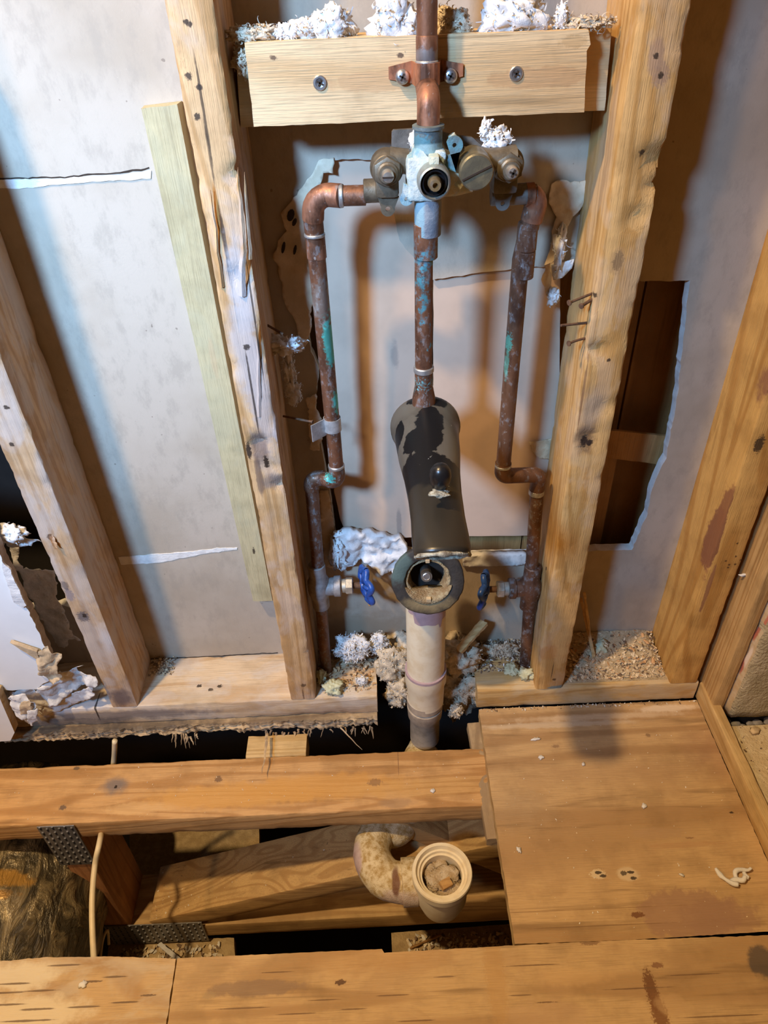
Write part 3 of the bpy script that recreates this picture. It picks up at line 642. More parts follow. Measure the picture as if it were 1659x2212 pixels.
torn('torn_paper', [(42, 1520), (66, 1512), (72, 1530), (58, 1548), (62, 1570), (48, 1556)], -.026, 'brown torn paper piece hanging over the plate corner', M_paper, .008, seed=15, amp=.004, step=.003)
torn('torn_paper', [(60, 1536), (78, 1532), (82, 1556), (66, 1570), (58, 1556)], -.028, 'small blue-white flake next to the brown paper at plate corner', M_fluff, .006, seed=17, amp=.003, step=.003)

# peeled paper in the pipe bay
M_peel = plain('peeled_paper_layer', (.60, .47, .32), .9, 0, .15, 60, .5, c2=(.70, .56, .40))
torn('peeled_paper', [(700, 345), (722, 342), (720, 375), (700, 375), (690, 405), (665, 430), (672, 470), (690, 500), (683, 560), (688, 620), (672, 680), (668, 740), (650, 760), (640, 700), (615, 660), (608, 610), (592, 560), (600, 520), (618, 500), (606, 460), (640, 420), (668, 380), (690, 350)], .0855, 'tan peeled drywall paper curling off beside the splintered stud', M_peel, .003, seed=21, amp=.003)
for (a, b, l, wd, an) in ((628, 465, .006, .0035, .4), (636, 480, .004, .002, .5), (612, 535, .006, .0018, .3), (637, 540, .005, .0016, .3)):
    c = at(a, b, y=.0815); bm = BM(); n = 10
    q = [(c.x + l * math.cos(t * 2 * PI / n) * math.sin(an) + wd * math.sin(t * 2 * PI / n) * math.cos(an), c.z + l * math.cos(t * 2 * PI / n) * math.cos(an) - wd * math.sin(t * 2 * PI / n) * math.sin(an)) for t in range(n)]
    sheet(bm, [q], .081, .0825, mi=(0, 0)); o = obj('slit', bm, M_crack, wall)
torn('peeled_paper', [(690, 1060), (710, 1060), (718, 1110), (722, 1150), (760, 1160), (720, 1230), (700, 1225), (692, 1150)], .086, 'narrow pale paper strip hanging beside the lower left pipe', M_peel, .003, seed=25)
torn('peeled_paper', [(1192, 398), (1216, 388), (1232, 395), (1270, 388), (1266, 430), (1240, 470), (1222, 500), (1208, 560), (1196, 577), (1212, 590), (1200, 604), (1176, 572), (1190, 540), (1192, 500), (1204, 470), (1186, 440)], .083, 'tan paper tear hanging right of the right copper elbow', M_peel, .006, seed=29, amp=.002)
torn('peeled_paper', [(1176, 572), (1186, 566), (1190, 600), (1194, 640), (1182, 640), (1170, 605)], .075, 'narrow curled paper tail below the right hand tear', M_peel, .006, seed=31, amp=.002)
torn('peeled_paper', [(1190, 572), (1240, 560), (1236, 580), (1216, 600), (1196, 606)], .080, 'grey paper square stuck below the right tear', M_paper_w, .004, seed=33, amp=.001)
fluff('insulation_tuft', at(1209, 535, y=.078), (.006, .005, .020), 31, 'white fluff line on the right paper tear', curls=20)
fluff('insulation_tuft', at(1195, 640, y=.076), (.006, .004, .009), 32, 'tiny white fluff dangling at the bottom of the right paper tear', curls=12)
torn('peeled_paper', [(1142, 955), (1200, 945), (1200, 995), (1165, 990), (1150, 975)], .092, 'curled brown paper tab poking from behind the right stud', M_paper, .003, seed=35, amp=.001)
torn('peeled_paper', [(660, 860), (680, 850), (690, 900), (698, 940), (690, 975), (672, 970), (668, 920)], .084, 'frayed tan paper shreds by the strap on the left pipe', M_peel, .006, seed=37, amp=.004, step=.003)
# exposed gypsum along the bottom of the hole
def lump_sheet(name, poly, y, th, label, mat, seed, amp=.004, wob=.008, cat='gypsum'):
    return torn(name, poly, y, label, mat, wob, th, None, seed, amp, .004, cat)
lump_sheet('broken_gypsum', [(718, 1150), (750, 1148), (790, 1150), (830, 1160), (870, 1168), (886, 1196), (880, 1238), (850, 1240), (810, 1228), (780, 1210), (740, 1230), (722, 1215), (735, 1190)], .078, .012, 'rough broken white gypsum left of the black drain ring', M_fluff, 41, .004, .012)
fluff('insulation_tuft', at(728, 1195, y=.074), (.010, .006, .030), 43, 'fluffy white fringe left of the broken gypsum', curls=60)
lump_sheet('broken_gypsum', [(1000, 1202), (1060, 1198), (1136, 1197), (1136, 1218), (1060, 1222), (1000, 1226)], .082, .010, 'white gypsum strip right of the black drain ring', M_gyp, 45, .0015, .004)

# ================================================================== BLOCKING
W_blk = wood('blocking_wood', (.72, .52, .29), (.56, .35, .16), 'x', ringscale=.9, grain=.6, spots=[S(590, 125, .015, (.003, .01, .002), (.12, .07, .04), .9), S(865, 120, .015, (.003, .01, .002), (.1, .06, .04), .9), S(1170, 168, .015, (.045, .01, .008), (.46, .26, .12), .55, .2), S(840, 175, .015, (.055, .01, .008), (.50, .30, .15), .45, .15), S(960, 200, .015, (.012, .01, .016), (.45, .38, .28), .5), S(1020, 80, .015, (.04, .01, .001), (.3, .2, .1), .6), S(1240, 90, .015, (.012, .01, .005), (.45, .28, .12), .5)])
def px_board(poly, y0, y1, name, mat, label, amp=.0006):
    bm = BM(); sheet(bm, [ragged(pxy(poly, y0), .008, amp, 4)], y0, y1, mi=(0, 0)); t = thing(name, label, 'board', (.04, (y0 + y1) / 2, .79)); obj('board', bm, mat, t); return t
blk2 = px_board([(508, 92), (1322, 58), (1306, 238), (520, 275)], .040, .077, 'blocking_board', W_blk, 'rear wooden cross block between the studs, its right end visible')
blk = px_board([(528, 92), (760, 82), (1020, 72), (1272, 64), (1276, 96), (1268, 110), (1262, 242), (900, 258), (548, 274)], .016, .0395, 'blocking_board', W_blk, 'front wooden cross board screwed between the studs behind the riser pipe')
def screw(px, py, y, r, parent, name='screw', pan=False, mat=M_zinc):
    c = at(px, py, y=y); bm = BM()
    pr = [(.0, r), (.0008, r * 1.02), (.0014, r * .9), (.0014, r * .66), (.0008, r * .6), (.0004, r * .3), (.0004, .0001)] if not pan else [(-.001, r), (.001, r), (.0022, r * .88), (.0032, r * .5), (.0034, .0001)]
    lathe(bm, c, (0, -1, 0), pr, 24, 0)
    z = .0035 if pan else .0016
    for a in (0, PI / 2):
        M = Matrix.Translation(c) @ Matrix.Rotation(a + .5, 4, 'Y'); box(bm, -r * .5, r * .5, -z, -z + .0012, -r * .12, r * .12, 1, M=M)
    return obj(name, bm, [mat, M_crack], parent, smooth=True)
screw(691, 179, .016, .0055, blk); screw(1115, 159, .016, .0055, blk)
tufts = [(545, 75, (.020, .008, .006), 51, M_fluff_t, 'brown dusty fluff at the left end of the cross board top'), (608, 72, (.006, .006, .006), 52, M_fluff, 'small round white tuft on the cross board, left of the larger ones'),
    (655, 66, (.016, .008, .008), 53, M_fluff, 'low white tuft lying on the cross board between two larger ones'), (716, 57, (.016, .010, .013), 54, M_fluff, 'rounded white tuft on the cross board, left of the riser pipe'),
    (848, 48, (.017, .010, .017), 55, M_fluff, 'big curly white tuft just left of the riser pipe top'), (892, 68, (.007, .008, .014), 56, M_fluff, 'narrow white tuft hanging right against the riser pipe'),
    (975, 52, (.014, .008, .011), 57, M_fluff_t, 'tan and white tuft right of the riser pipe'), (1112, 40, (.024, .010, .016), 58, M_fluff, 'widest white tuft piled on the right half of the cross board'),
    (1213, 42, (.005, .004, .010), 59, M_fluff, 'thin upright white wisp on the cross board near the right stud'), (1275, 50, (.020, .006, .004), 60, M_fluff_t, 'flat cream crumbs at the right end of the cross board top'), (525, 132, (.008, .008, .009), 61, M_fluff_t, 'yellowish tuft stuck in the corner left of the cross board')]
for a, b, s, sd, m, lab in tufts: fluff('insulation_tuft', at(a, b, y=.03), s, sd, lab, mat=m, curls=45)

# ================================================================== PIPES
C_r = copper('copper_riser', 0, .15, dust=.05, spots=[S(922, 122, 0, (.02, .02, .006), (.30, .32, .33), .5)])
C_l = copper('copper_left', .12, .45, spots=[S(705, 640, .03, (.02, .03, .028), (.28, .30, .28), .45), S(712, 740, .02, (.006, .02, .03), (.08, .55, .48), .8), S(728, 870, .02, (.005, .02, .016), (.08, .58, .48), .75), S(708, 1040, .02, (.008, .02, .008), (.07, .55, .55), .85), S(710, 440, .02, (.004, .02, .003), (.12, .55, .55), .8)])
C_m = copper('copper_middle', .45, .4, spots=[S(915, 525, .0, (.03, .03, .020), (.22, .27, .31), .9), S(912, 545, .0, (.014, .03, .016), (.08, .33, .42), .8), S(910, 590, .0, (.007, .03, .045), (.10, .36, .44), .9), S(906, 650, .0, (.004, .03, .03), (.10, .36, .44), .8), S(915, 570, .0, (.012, .02, .03), (.10, .34, .40), .8), S(918, 640, .0, (.012, .02, .03), (.15, .42, .48), .5), S(912, 810, -.005, (.012, .02, .010), (.20, .55, .60), .85), S(915, 850, 0, (.02, .02, .009), (.70, .72, .68), .7)])
C_d = copper('copper_right', .05, .35, spots=[S(1100, 745, .02, (.004, .02, .010), (.10, .50, .42), .7), S(1096, 790, .02, (.002, .02, .02), (.10, .50, .42), .5)], base=(.20, .10, .055))
C_e = copper('copper_bright_elbow', .0, .05, base=(.36, .165, .095), dust=.15)
C_low = copper('copper_lower', .02, .5, base=(.19, .10, .062), dust=.3)
SOL = plain('solder_ring', (.52, .52, .51), .4, .7, .3, 200, .3)
RP = .0080
def pipe(parent, pts, r=RP, mat=C_m, name='pipe', jit=.0, seg=24):
    return obj(name, tube(BM(), pts, r, seg, jit=jit), mat, parent, smooth=True)
def ring(parent, p, axis, r, l, mat=C_l, name='coupling'):
    bm = BM(); lathe(bm, p, axis, [(-l / 2, r * .93), (-l / 2 + .0008, r), (l / 2 - .0008, r), (l / 2, r * .93)], 28); return obj(name, bm, mat, parent, smooth=True)
# riser
ry = .004; rx = at(922, 130, y=ry).x
t = thing('riser_pipe', 'brown copper riser pipe rising above the valve, clamped to the cross board', 'pipe', (rx, ry, .80))
pz = at(922, 182, y=ry).z
pipe(t, [(rx, ry, 1.25), (rx, ry, pz)], mat=C_r, jit=.0002)
ring(t, (rx, ry, at(922, 134, y=ry).z), (0, 0, 1), .0092, .003, SOL, 'solder_ring')
ring(t, (rx, ry, at(922, 108, y=ry).z), (0, 0, 1), .0086, .02, C_r)
vy = -.018; e_top = at(922, 205, y=vy).z; vtop = at(925, 268, y=vy)
pipe(t, [(rx, ry + .004, e_top + .004)] + elbow((rx, ry + .01, e_top + .002), (rx, vy, e_top - .001), (vtop.x, vy, e_top - .05), .011) + [(vtop.x, vy, vtop.z)], .0092, C_e, 'elbow')
# clamp
cl = thing('pipe_clamp', 'copper two hole strap clamping the riser pipe to the cross board', 'clamp', (rx, .01, at(922, 165, y=.01).z))
zc = at(922, 163, y=ry - .01).z; bm = BM(); hw = .0078
path = [(rx - .030, .0145), (rx - .0115, .0145), (rx - .0100, .008), (rx - .0096, ry)] + [(rx + .0096 * math.cos(a), ry + .0096 * math.sin(a)) for a in [math.radians(180 + k * 20) for k in range(1, 9)]] + [(rx + .0096, ry), (rx + .0100, .008), (rx + .0115, .0145), (rx + .030, .0145)]
rings = []
for i, (x, y) in enumerate(path):
    d = Vector(path[min(i + 1, len(path) - 1)]) - Vector(path[max(i - 1, 0)]); n = Vector((d.y, -d.x)).normalized() * .0008
    h = hw if 0 < i < len(path) - 1 else hw * .55
    rings.append([Vector((x + n.x, y + n.y, zc - h)), Vector((x + n.x, y + n.y, zc + h)), Vector((x - n.x, y - n.y, zc + h)), Vector((x - n.x, y - n.y, zc - h))])
ringloft(bm, rings); obj('strap', bm, copper('copper_strap', 0, .1, base=(.50, .20, .10), dust=0), cl)
screw(869, 166, .0125, .0056, cl, pan=True); screw(973, 164, .0125, .0056, cl, pan=True)

# ------------------------------------------------ shower valve
V0 = at(925, 380, y=-.02)
val = thing('shower_valve', 'corroded three stem shower valve body crusted with blue green verdigris', 'valve', (V0.x, 0, at(925, 450, y=0).z))
def vp(px, py, y=-.02): return at(px, py, y=y)
# vertical body: top socket, core, tail
cx = V0.x
def vcyl(z0, z1, r, mat, name, y=vy, x=None, seg=28, lip=0.0):
    bm = BM(); h = z1 - z0; pr = [(0, r * .94), (.001, r), (h - .003, r)] + ([(h - .003, r + lip), (h - .0005, r + lip), (h, r * .9)] if lip else [(h - .001, r), (h, r * .94)])
    lathe(bm, (x or cx, y, z0), (0, 0, 1), pr, seg, jit=.0003); return obj(name, bm, mat, val, smooth=True)
M_sock = plain('blue_grey_socket', (.17, .21, .21), .55, .35, .3, 90, .4, c2=(.10, .12, .12), spots=[S(905, 315, vy - .01, (.012, .02, .008), (.10, .32, .42), .7), S(930, 322, vy - .01, (.02, .02, .004), (.42, .60, .62), .8)])
M_tail = plain('blue_grey_tail', (.34, .36, .38), .75, .1, .3, 80, .5, c2=(.20, .23, .27), spots=[S(905, 480, vy - .01, (.005, .02, .03), (.30, .50, .56), .8)])
zt = vtop.z; zb = at(925, 330, y=vy).z
vcyl(zb - .004, zt, .0115, M_sock, 'top_socket', lip=.0014)
z1 = at(920, 425, y=vy).z; z2 = at(918, 508, y=vy).z
vcyl(z2, z1 + .006, .0115, M_tail, 'tail_socket')
# central crusted block
bm = BM(); a = vp(878, 338); b = vp(912, 430)
box(bm, a.x, b.x + .012, -.030, .004, b.z, a.z, bev=.004); 
c = vp(925, 330); box(bm, c.x - .013, c.x + .014, -.030, .006, c.z - .03, c.z + .004, bev=.005)
bmesh.ops.subdivide_edges(bm, edges=bm.edges[:], cuts=2, use_grid_fill=True)
for v in bm.verts: v.co += Vector((N(v.co, 120), N(v.co, 120, 4), N(v.co, 120, 9))) * .0022
obj('body', bm, M_verd, val, smooth='all')
# ear with hole, lower left
def ear(px, py, r, y, holer, mat, root, name='mounting_ear', th=.003, w=1.0):
    """plate tapering from a root edge (two pixels) to a round lobe with a real hole"""
    c = at(px, py, y=y); A = at(*root[0], y=y); B = at(*root[1], y=y); out = [(A.x, A.z)]
    ang = math.atan2((A.z + B.z) / 2 - c.z, (A.x + B.x) / 2 - c.x)
    for k in range(13):
        a = ang + PI * .42 + (2 * PI - PI * .84) * k / 12; out.append((c.x + r * math.cos(a), c.z + r * math.sin(a)))
    out.append((B.x, B.z)); hole_ = [(c.x + holer * math.cos(a), c.z + holer * math.sin(a)) for a in [2 * PI * k / 14 for k in range(14)]]
    bm = BM(); sheet(bm, [out, hole_], y, y + th, mi=(0, 0)); return obj(name, bm, mat, val)
ear(878, 430, .0055, -.028, .0018, M_verd, ((872, 395), (912, 420)))
ear(982, 314, .0068, -.026, .0018, plain('blue_ear', (.13, .20, .22), .6, .3, .4, 120, .4, c2=(.12, .30, .36)), ((922, 348), (985, 372)))
ear(838, 452, .0062, -.006, .0022, M_brass, ((815, 425), (862, 425)))
ear(1086, 440, .0062, .006, .0020, M_brass_g, ((1066, 415), (1110, 415)))
lathe_spike = BM(); tube(lathe_spike, [at(980, 303, y=-.014), at(975, 290, y=-.014)], [.004, .003], 14); obj('stud_tip', lathe_spike, M_verd_c, val, smooth=True)
# back bracket plates
bm = BM(); sheet(bm, [pxy([(846, 284), (850, 280), (900, 277), (935, 277), (975, 290), (1020, 296), (1046, 318), (1070, 330), (1045, 345), (845, 345)], .012), pxy([(884, 290), (896, 290), (896, 320), (886, 320)], .012)], .010, .014, mi=(0, 0)); obj('back_bracket', bm, M_brass_g, val)
# crusted arm linking centre to right
bm = BM()
for (p, q, r0, r1, mi) in ((vp(925, 345, -.008), vp(1000, 385, -.008), .013, .0135, 0), (vp(940, 400, -.008), vp(1015, 380, -.008), .010, .012, 0)): tube(bm, [p, p.lerp(q, .5), q], [r0, (r0 + r1) / 2, r1], 20, jit=.003)
obj('arm', bm, M_verd_c, val, smooth=True)
bm = BM(); tube(bm, [vp(1000, 345, -.004), vp(1060, 345, -.002), vp(1110, 345, .0)], [.010, .009, .012], 20, jit=.001)
obj('arm', bm, M_brass, val, smooth=True)
bm = BM(); tube(bm, [vp(840, 345, -.004), vp(880, 350, -.004)], .010, 20, jit=.001); obj('arm', bm, M_brass, val, smooth=True)
# centre cartridge
c = vp(939, 397, -.045); bm = BM()
lathe(bm, (c.x, -.004, c.z), (0, -1, 0), [(0, .014), (.016, .0145), (.022, .0135), (.030, .0138), (.036, .0135), (.041, .0128), (.042, .0115), (.030, .0105), (.030, .0001)], 40, 0); obj('cartridge_collar', bm, plain('grey_collar', (.30, .29, .26), .45, .6, .4, 120, .3, c2=(.36, .40, .36)), val, smooth=True)
bm = BM(); lathe(bm, (c.x, -.034, c.z), (0, -1, 0), [(0, .0102), (.008, .0106), (.0095, .0098), (.0095, .0088), (.002, .0085), (.002, .0001)], 36); obj('black_insert', bm, M_black, val, smooth=True)
M_br = plain('bright_brass', (.50, .36, .16), .35, .8, .3, 150, .2, c2=(.60, .50, .36))
bm = BM(); lathe(bm, (c.x, -.036, c.z), (0, -1, 0), [(0, .0056), (.008, .0056), (.013, .0050), (.015, .0046), (.015, .0022), (.006, .0020), (.006, .0001)], 12, 0); obj('stem', bm, M_br, val, smooth=True)
bm = BM(); box(bm, c.x - .004, c.x + .004, -.040, -.014, c.z + .012, c.z + .019, bev=.0015); obj('locator_tab', bm, M_verd_c, val, smooth=True)
# side stems
def stem(px, py, base_y, parent, screwmat, slot, mat=M_brass, R=.0138):
    c = at(px, py, y=base_y - .030); bm = BM()
    lathe(bm, (c.x, base_y + .012, c.z), (0, -1, 0), [(0, R), (.012, R * 1.04), (.016, R), (.018, R * .90), (.021, R * .90), (.022, R * .84)], 36)
    lathe(bm, (c.x, base_y + .012, c.z), (0, -1, 0), [(.021, R * .88), (.027, R * .86), (.028, R * .70)], hexn=6)
    lathe(bm, (c.x, base_y + .012, c.z), (0, -1, 0), [(.027, R * .62), (.031, R * .62), (.032, R * .52), (.035, R * .50)], 28)
    parent = obj('stem_bonnet', bm, mat, parent, smooth=True)
    bm = BM(); lathe(bm, (c.x, base_y + .012, c.z), (0, -1, 0), [(.033, .0050), (.041, .0050), (.0428, .0040), (.0432, .0001)], 24)
    if slot: box(bm, c.x - .0046, c.x + .0046, base_y + .012 - .0436, base_y + .012 - .0425, c.z - .0006, c.z + .0006, 1)
    else:
        for a in (0.4, 0.4 + PI / 2): box(bm, -.0032, .0032, -.0004, .0008, -.0008, .0008, 1, M=Matrix.Translation((c.x, base_y + .012 - .0434, c.z)) @ Matrix.Rotation(a, 4, 'Y'))
    obj('stem_screw', bm, [screwmat, M_crack], parent, smooth=True)
M_sm = plain('pale_brass_screw', (.58, .53, .46), .35, .8, .25, 150, .2)
stem(838, 383, -.004, val, M_sm, True); stem(1108, 374, .002, val, M_sm, False)
# big slotted cap
c = at(1030, 373, y=-.034); bm = BM()
lathe(bm, (c.x, -.002, c.z), (0, -1, 0), [(0, .0140), (.014, .0145), (.018, .0135), (.024, .0140), (.031, .0140), (.0325, .0128), (.0328, .0001)], 40)
box(bm, -.0128, .0128, -.0008, .0004, -.0007, .0007, 1, M=Matrix.Translation((c.x, -.0350, c.z)) @ Matrix.Rotation(-.42, 4, 'Y')); obj('slotted_cap', bm, [plain('olive_cap', (.17, .15, .10), .42, .6, .35, 90, .2, c2=(.26, .22, .13)), M_crack], val, smooth=True)
# left and right bodies
bm = BM(); a = at(808, 345, y=-.008); b = at(862, 428, y=-.008); box(bm, a.x, b.x, -.010, .022, b.z, a.z, bev=.004)
a = at(786, 396, y=-.004); b = at(822, 444, y=-.004); lathe(bm, (b.x + .004, .008, (a.z + b.z) / 2), (-1, 0, 0), [(0, .0098), (b.x - a.x + .004, .0098), (b.x - a.x + .0045, .0088)], 24)
for v in bm.verts: v.co += Vector((N(v.co, 100), N(v.co, 100, 4), N(v.co, 100, 9))) * .0006
obj('inlet_body', bm, M_brass, val, smooth=True)
bm = BM(); a = at(1068, 350, y=0.0); b = at(1118, 420, y=.0); box(bm, a.x, b.x, .0, .028, b.z, a.z, bev=.004)
lathe(bm, (a.x + .002, .022, at(1100, 420, y=.022).z), (1, 0, 0), [(0, .0085), (.001, .0092), (.034, .0092), (.035, .0082)], 24); obj('inlet_body', bm, M_brass_g, val, smooth=True)
fluff('insulation_tuft', at(1074, 300, y=.008), (.012, .008, .009), 71, 'white tuft sitting on top of the valve behind the slotted cap', curls=40)
fluff('insulation_tuft', at(1048, 278, y=.008), (.004, .004, .007), 72, 'thin white wisp rising from the tuft on the valve', curls=14)
fluff('insulation_tuft', at(893, 303, y=.002), (.004, .004, .006), 73, 'tiny white tuft wedged beside the valve top socket', curls=10)

# ------------------------------------------------ centre drop pipe to spout
p1 = at(918, 505, y=vy); p2 = at(913, 805, y=vy); sx = (p1.x + p2.x) / 2
dp = thing('drop_pipe', 'centre copper pipe with turquoise corrosion running down to the tub spout', 'pipe', (sx, vy, p2.z))
ring(dp, (cx * .5 + sx * .5, vy, at(920, 520, y=vy).z), (0, 0, 1), .0106, .030, C_m, 'adapter')
pipe(dp, [(sx, vy, p1.z), (sx, vy, p2.z)], .0083, C_m, jit=.0004)
ring(dp, (sx, vy, at(912, 797, y=vy).z), (0, 0, 1), .0100, .006, SOL, 'solder_ring')
bm = BM(); zz = at(912, 862, y=vy).z; lathe(bm, (sx, vy, zz - .012), (0, 0, 1), [(0, .0125), (.014, .0115), (.028, .0088), (.048, .0090)], 26, jit=.0008); obj('spout_adapter', bm, C_m, dp, smooth=True)

# ------------------------------------------------ tub spout, pointing at the viewer
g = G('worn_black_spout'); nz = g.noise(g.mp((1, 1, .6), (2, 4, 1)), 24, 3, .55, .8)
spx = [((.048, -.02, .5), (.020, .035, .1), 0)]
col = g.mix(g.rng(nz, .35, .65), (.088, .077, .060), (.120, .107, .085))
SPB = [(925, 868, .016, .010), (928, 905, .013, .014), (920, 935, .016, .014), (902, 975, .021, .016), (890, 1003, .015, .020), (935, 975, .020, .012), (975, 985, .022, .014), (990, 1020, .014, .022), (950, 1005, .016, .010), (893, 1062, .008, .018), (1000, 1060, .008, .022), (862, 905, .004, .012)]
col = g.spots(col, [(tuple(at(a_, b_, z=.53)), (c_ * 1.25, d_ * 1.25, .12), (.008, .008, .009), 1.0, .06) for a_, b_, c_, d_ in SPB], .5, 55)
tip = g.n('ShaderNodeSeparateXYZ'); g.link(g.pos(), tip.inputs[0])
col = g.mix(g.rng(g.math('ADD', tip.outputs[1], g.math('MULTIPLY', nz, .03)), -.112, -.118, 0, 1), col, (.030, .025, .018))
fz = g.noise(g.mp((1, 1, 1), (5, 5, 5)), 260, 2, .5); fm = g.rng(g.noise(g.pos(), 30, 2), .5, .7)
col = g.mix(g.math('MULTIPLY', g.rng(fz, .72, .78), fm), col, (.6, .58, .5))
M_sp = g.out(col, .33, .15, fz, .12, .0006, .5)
szc = .500
sp = thing('tub_spout', 'worn black tub spout with chalky rim pointing out over the drain ring', 'tub spout', (sx, -.02, szc))
bm = BM(); rings = []; L = 22
x0 = at(926, 920, z=.53).x; x1 = at(954, 1170, z=.49).x
stations = [(.000, .0335, .034, 0), (.003, .0365, .036, 0), (.008, .0365, .036, 0), (.010, .0350, .035, 0), (.030, .0325, .033, -.001), (.055, .0308, .029, -.003), (.085, .0272, .024, -.006), (.115, .0252, .021, -.009), (.145, .0246, .019, -.012), (.168, .0254, .018, -.015), (.180, .0254, .017, -.017), (.186, .0242, .0155, -.018)]
ys = -.008
for (d, hw_, hh, dz) in stations:
    u = d / .186; c = Vector((x0 + (x1 - x0) * u, ys - d, szc + dz)); ring_ = []
    for k in range(40):
        a = 2 * PI * k / 40; e = .86 if d > .05 else 1.0
        ca, sa = math.cos(a), math.sin(a); ring_.append(c + Vector((hw_ * math.copysign(abs(ca) ** e, ca), (-.95 * max(0, (u - .55) / .45) * hh * math.copysign(abs(sa) ** e, sa)), hh * math.copysign(abs(sa) ** e, sa))))
    rings.append(ring_)
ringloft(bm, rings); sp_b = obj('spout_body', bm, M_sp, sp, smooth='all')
M_scale = plain('chalky_scale', (.50, .47, .36), .9, 0, .5, 160, .8, c2=(.16, .13, .09), bd=.002)
bm = BM(); c = Vector((x1, ys - .1865, szc - .018)); pts = [c + Vector((.0228 * math.cos(a), -.0005 - .95 * .0150 * math.sin(a), .0150 * math.sin(a))) for a in [2 * PI * k / 40 for k in range(41)]]; tube(bm, pts, .0020, 8, cap=False, jit=.0016); obj('rim_scale', bm, M_scale, sp_b, smooth='all')
bm = BM(); kc = at(950, 1030, z=.500 + .034); lathe(bm, (kc.x, kc.y, kc.z - .014), (0, -.25, 1), [(0, .0060), (.006, .0068), (.012, .0088), (.018, .0096), (.024, .0090), (.029, .0068), (.0315, .0035), (.032, .0001)], 26); obj('diverter_knob', bm, M_black, sp, smooth='all')
fl_ = fluff_bm((kc.x - .001, kc.y - .010, kc.z - .010), (.009, .005, .0025), 88, curls=0, sub=3); o = obj('scale_crust', fl_, M_scale, sp, smooth='all', recalc=False)

# ------------------------------------------------ left supply pipe
def supply_left():
    y = .014
    zt = at(690, 428, y=y).z; xl = at(704, 760, y=.030).x; x_in = at(790, 425, y=y).x
    t = thing('supply_pipe', 'left copper supply pipe with turquoise runs, elbow at the valve and jog near the stud', 'pipe', (xl, .03, .4))
    zc = (at(780, 400, y=.008).z + at(780, 444, y=.008).z) / 2
    pipe(t, [(x_in, .008, zc), (at(738, 425, y=.008).x, .009, zc)], .0085, C_l)
    ring(t, (at(737, 425, y=.01).x, .009, zc), (1, 0, 0), .0098, .004, SOL, 'solder_ring')
    # big bright elbow turning down
    e = elbow((x_in, .010, zc), (xl + .001, .016, zc), (xl, .022, zc - .06), .016)
    pipe(t, [(at(737, 425, y=.01).x, .009, zc)] + e + [(xl, .019, zc - .021)], .0100, C_e, 'elbow')
    pipe(t, [(xl, .018, zc - .019), (xl, .022, at(690, 500, y=.02).z)], .0090, C_l, 'street_fitting', jit=.0005)
    ring(t, (xl, .021, at(694, 507, y=.02).z), (0, 0, 1), .0098, .003, SOL, 'solder_ring')
    ring(t, (xl, .024, at(698, 535, y=.02).z), (0, 0, 1), .0092, .022, C_e)
    zl = at(736, 1012, y=.032).z
    pipe(t, [(xl, .022, at(694, 500, y=.02).z), (xl, .030, zl + .12), (xl, .032, zl)], .0083, C_l, jit=.0005)
    ring(t, (xl, .032, zl + .004), (0, 0, 1), .0096, .004, SOL, 'solder_ring')
    xk = at(672, 1040, y=.05).x; zk = at(700, 1038, y=.036).z
    e = elbow((xl, .032, zl), (xl, .034, zk), (xk, .045, zk - .004), .011)
    pipe(t, [(xl, .032, zl + .002)] + e + [(at(705, 1038, y=.036).x, .040, zk - .001)], .0094, C_l, 'elbow')
    pipe(t, [(at(712, 1038, y=.036).x, .038, zk - .001), (xk + .012, .046, zk - .003)], .0085, C_l, 'jog')
    e = elbow((xk + .03, .044, zk - .003), (xk, .048, zk - .004), (xk, .048, zk - .08), .011)
    xb = at(702, 1425, y=.05).x
    pipe(t, [(xk + .016, .045, zk - .003)] + e + [(xk, .048, zk - .02)], .0094, C_low, 'elbow')
    zv = at(730, 1266, y=.0485).z; X = lambda z: xk + (xb - xk) * (zk - .015 - z) / (zk - .045)
    pipe(t, [(xk, .048, zk - .015), (X(zv + .041), .0485, zv + .041)], .0083, C_low, jit=.0004); pipe(t, [(X(zv - .038), .0495, zv - .038), (xb, .050, .0385)], .0083, C_low, jit=.0004)
    return xk, xb, zk
xk, xb, zk = supply_left()
# strap on left pipe
c = at(729, 924, y=.022); bm = BM(); xp = at(704, 760, y=.030).x; lathe(bm, (xp, .031, c.z - .008), (0, 0, 1), [(0, .0096), (.016, .0096), (.016, .0088), (0, .0088)], 28, cap=False)
ps = thing('pipe_strap', 'pale galvanised strap around the left pipe with a bent tab', 'strap', (xp, .031, c.z - .008)); obj('band', bm, M_galv, ps, smooth=True)
bm = BM(); M = Matrix.Translation((xp - .009, .026, c.z)) @ Matrix.Rotation(.75, 4, 'Z'); box(bm, -.018, .002, -.0006, .0006, -.012, .009, bev=.0003, M=M); obj('tab', bm, M_galv, ps)
nail((-.108, .045, c.z + .004), (xp - .022, .030, c.z + .004), parent=ps, head=.002)

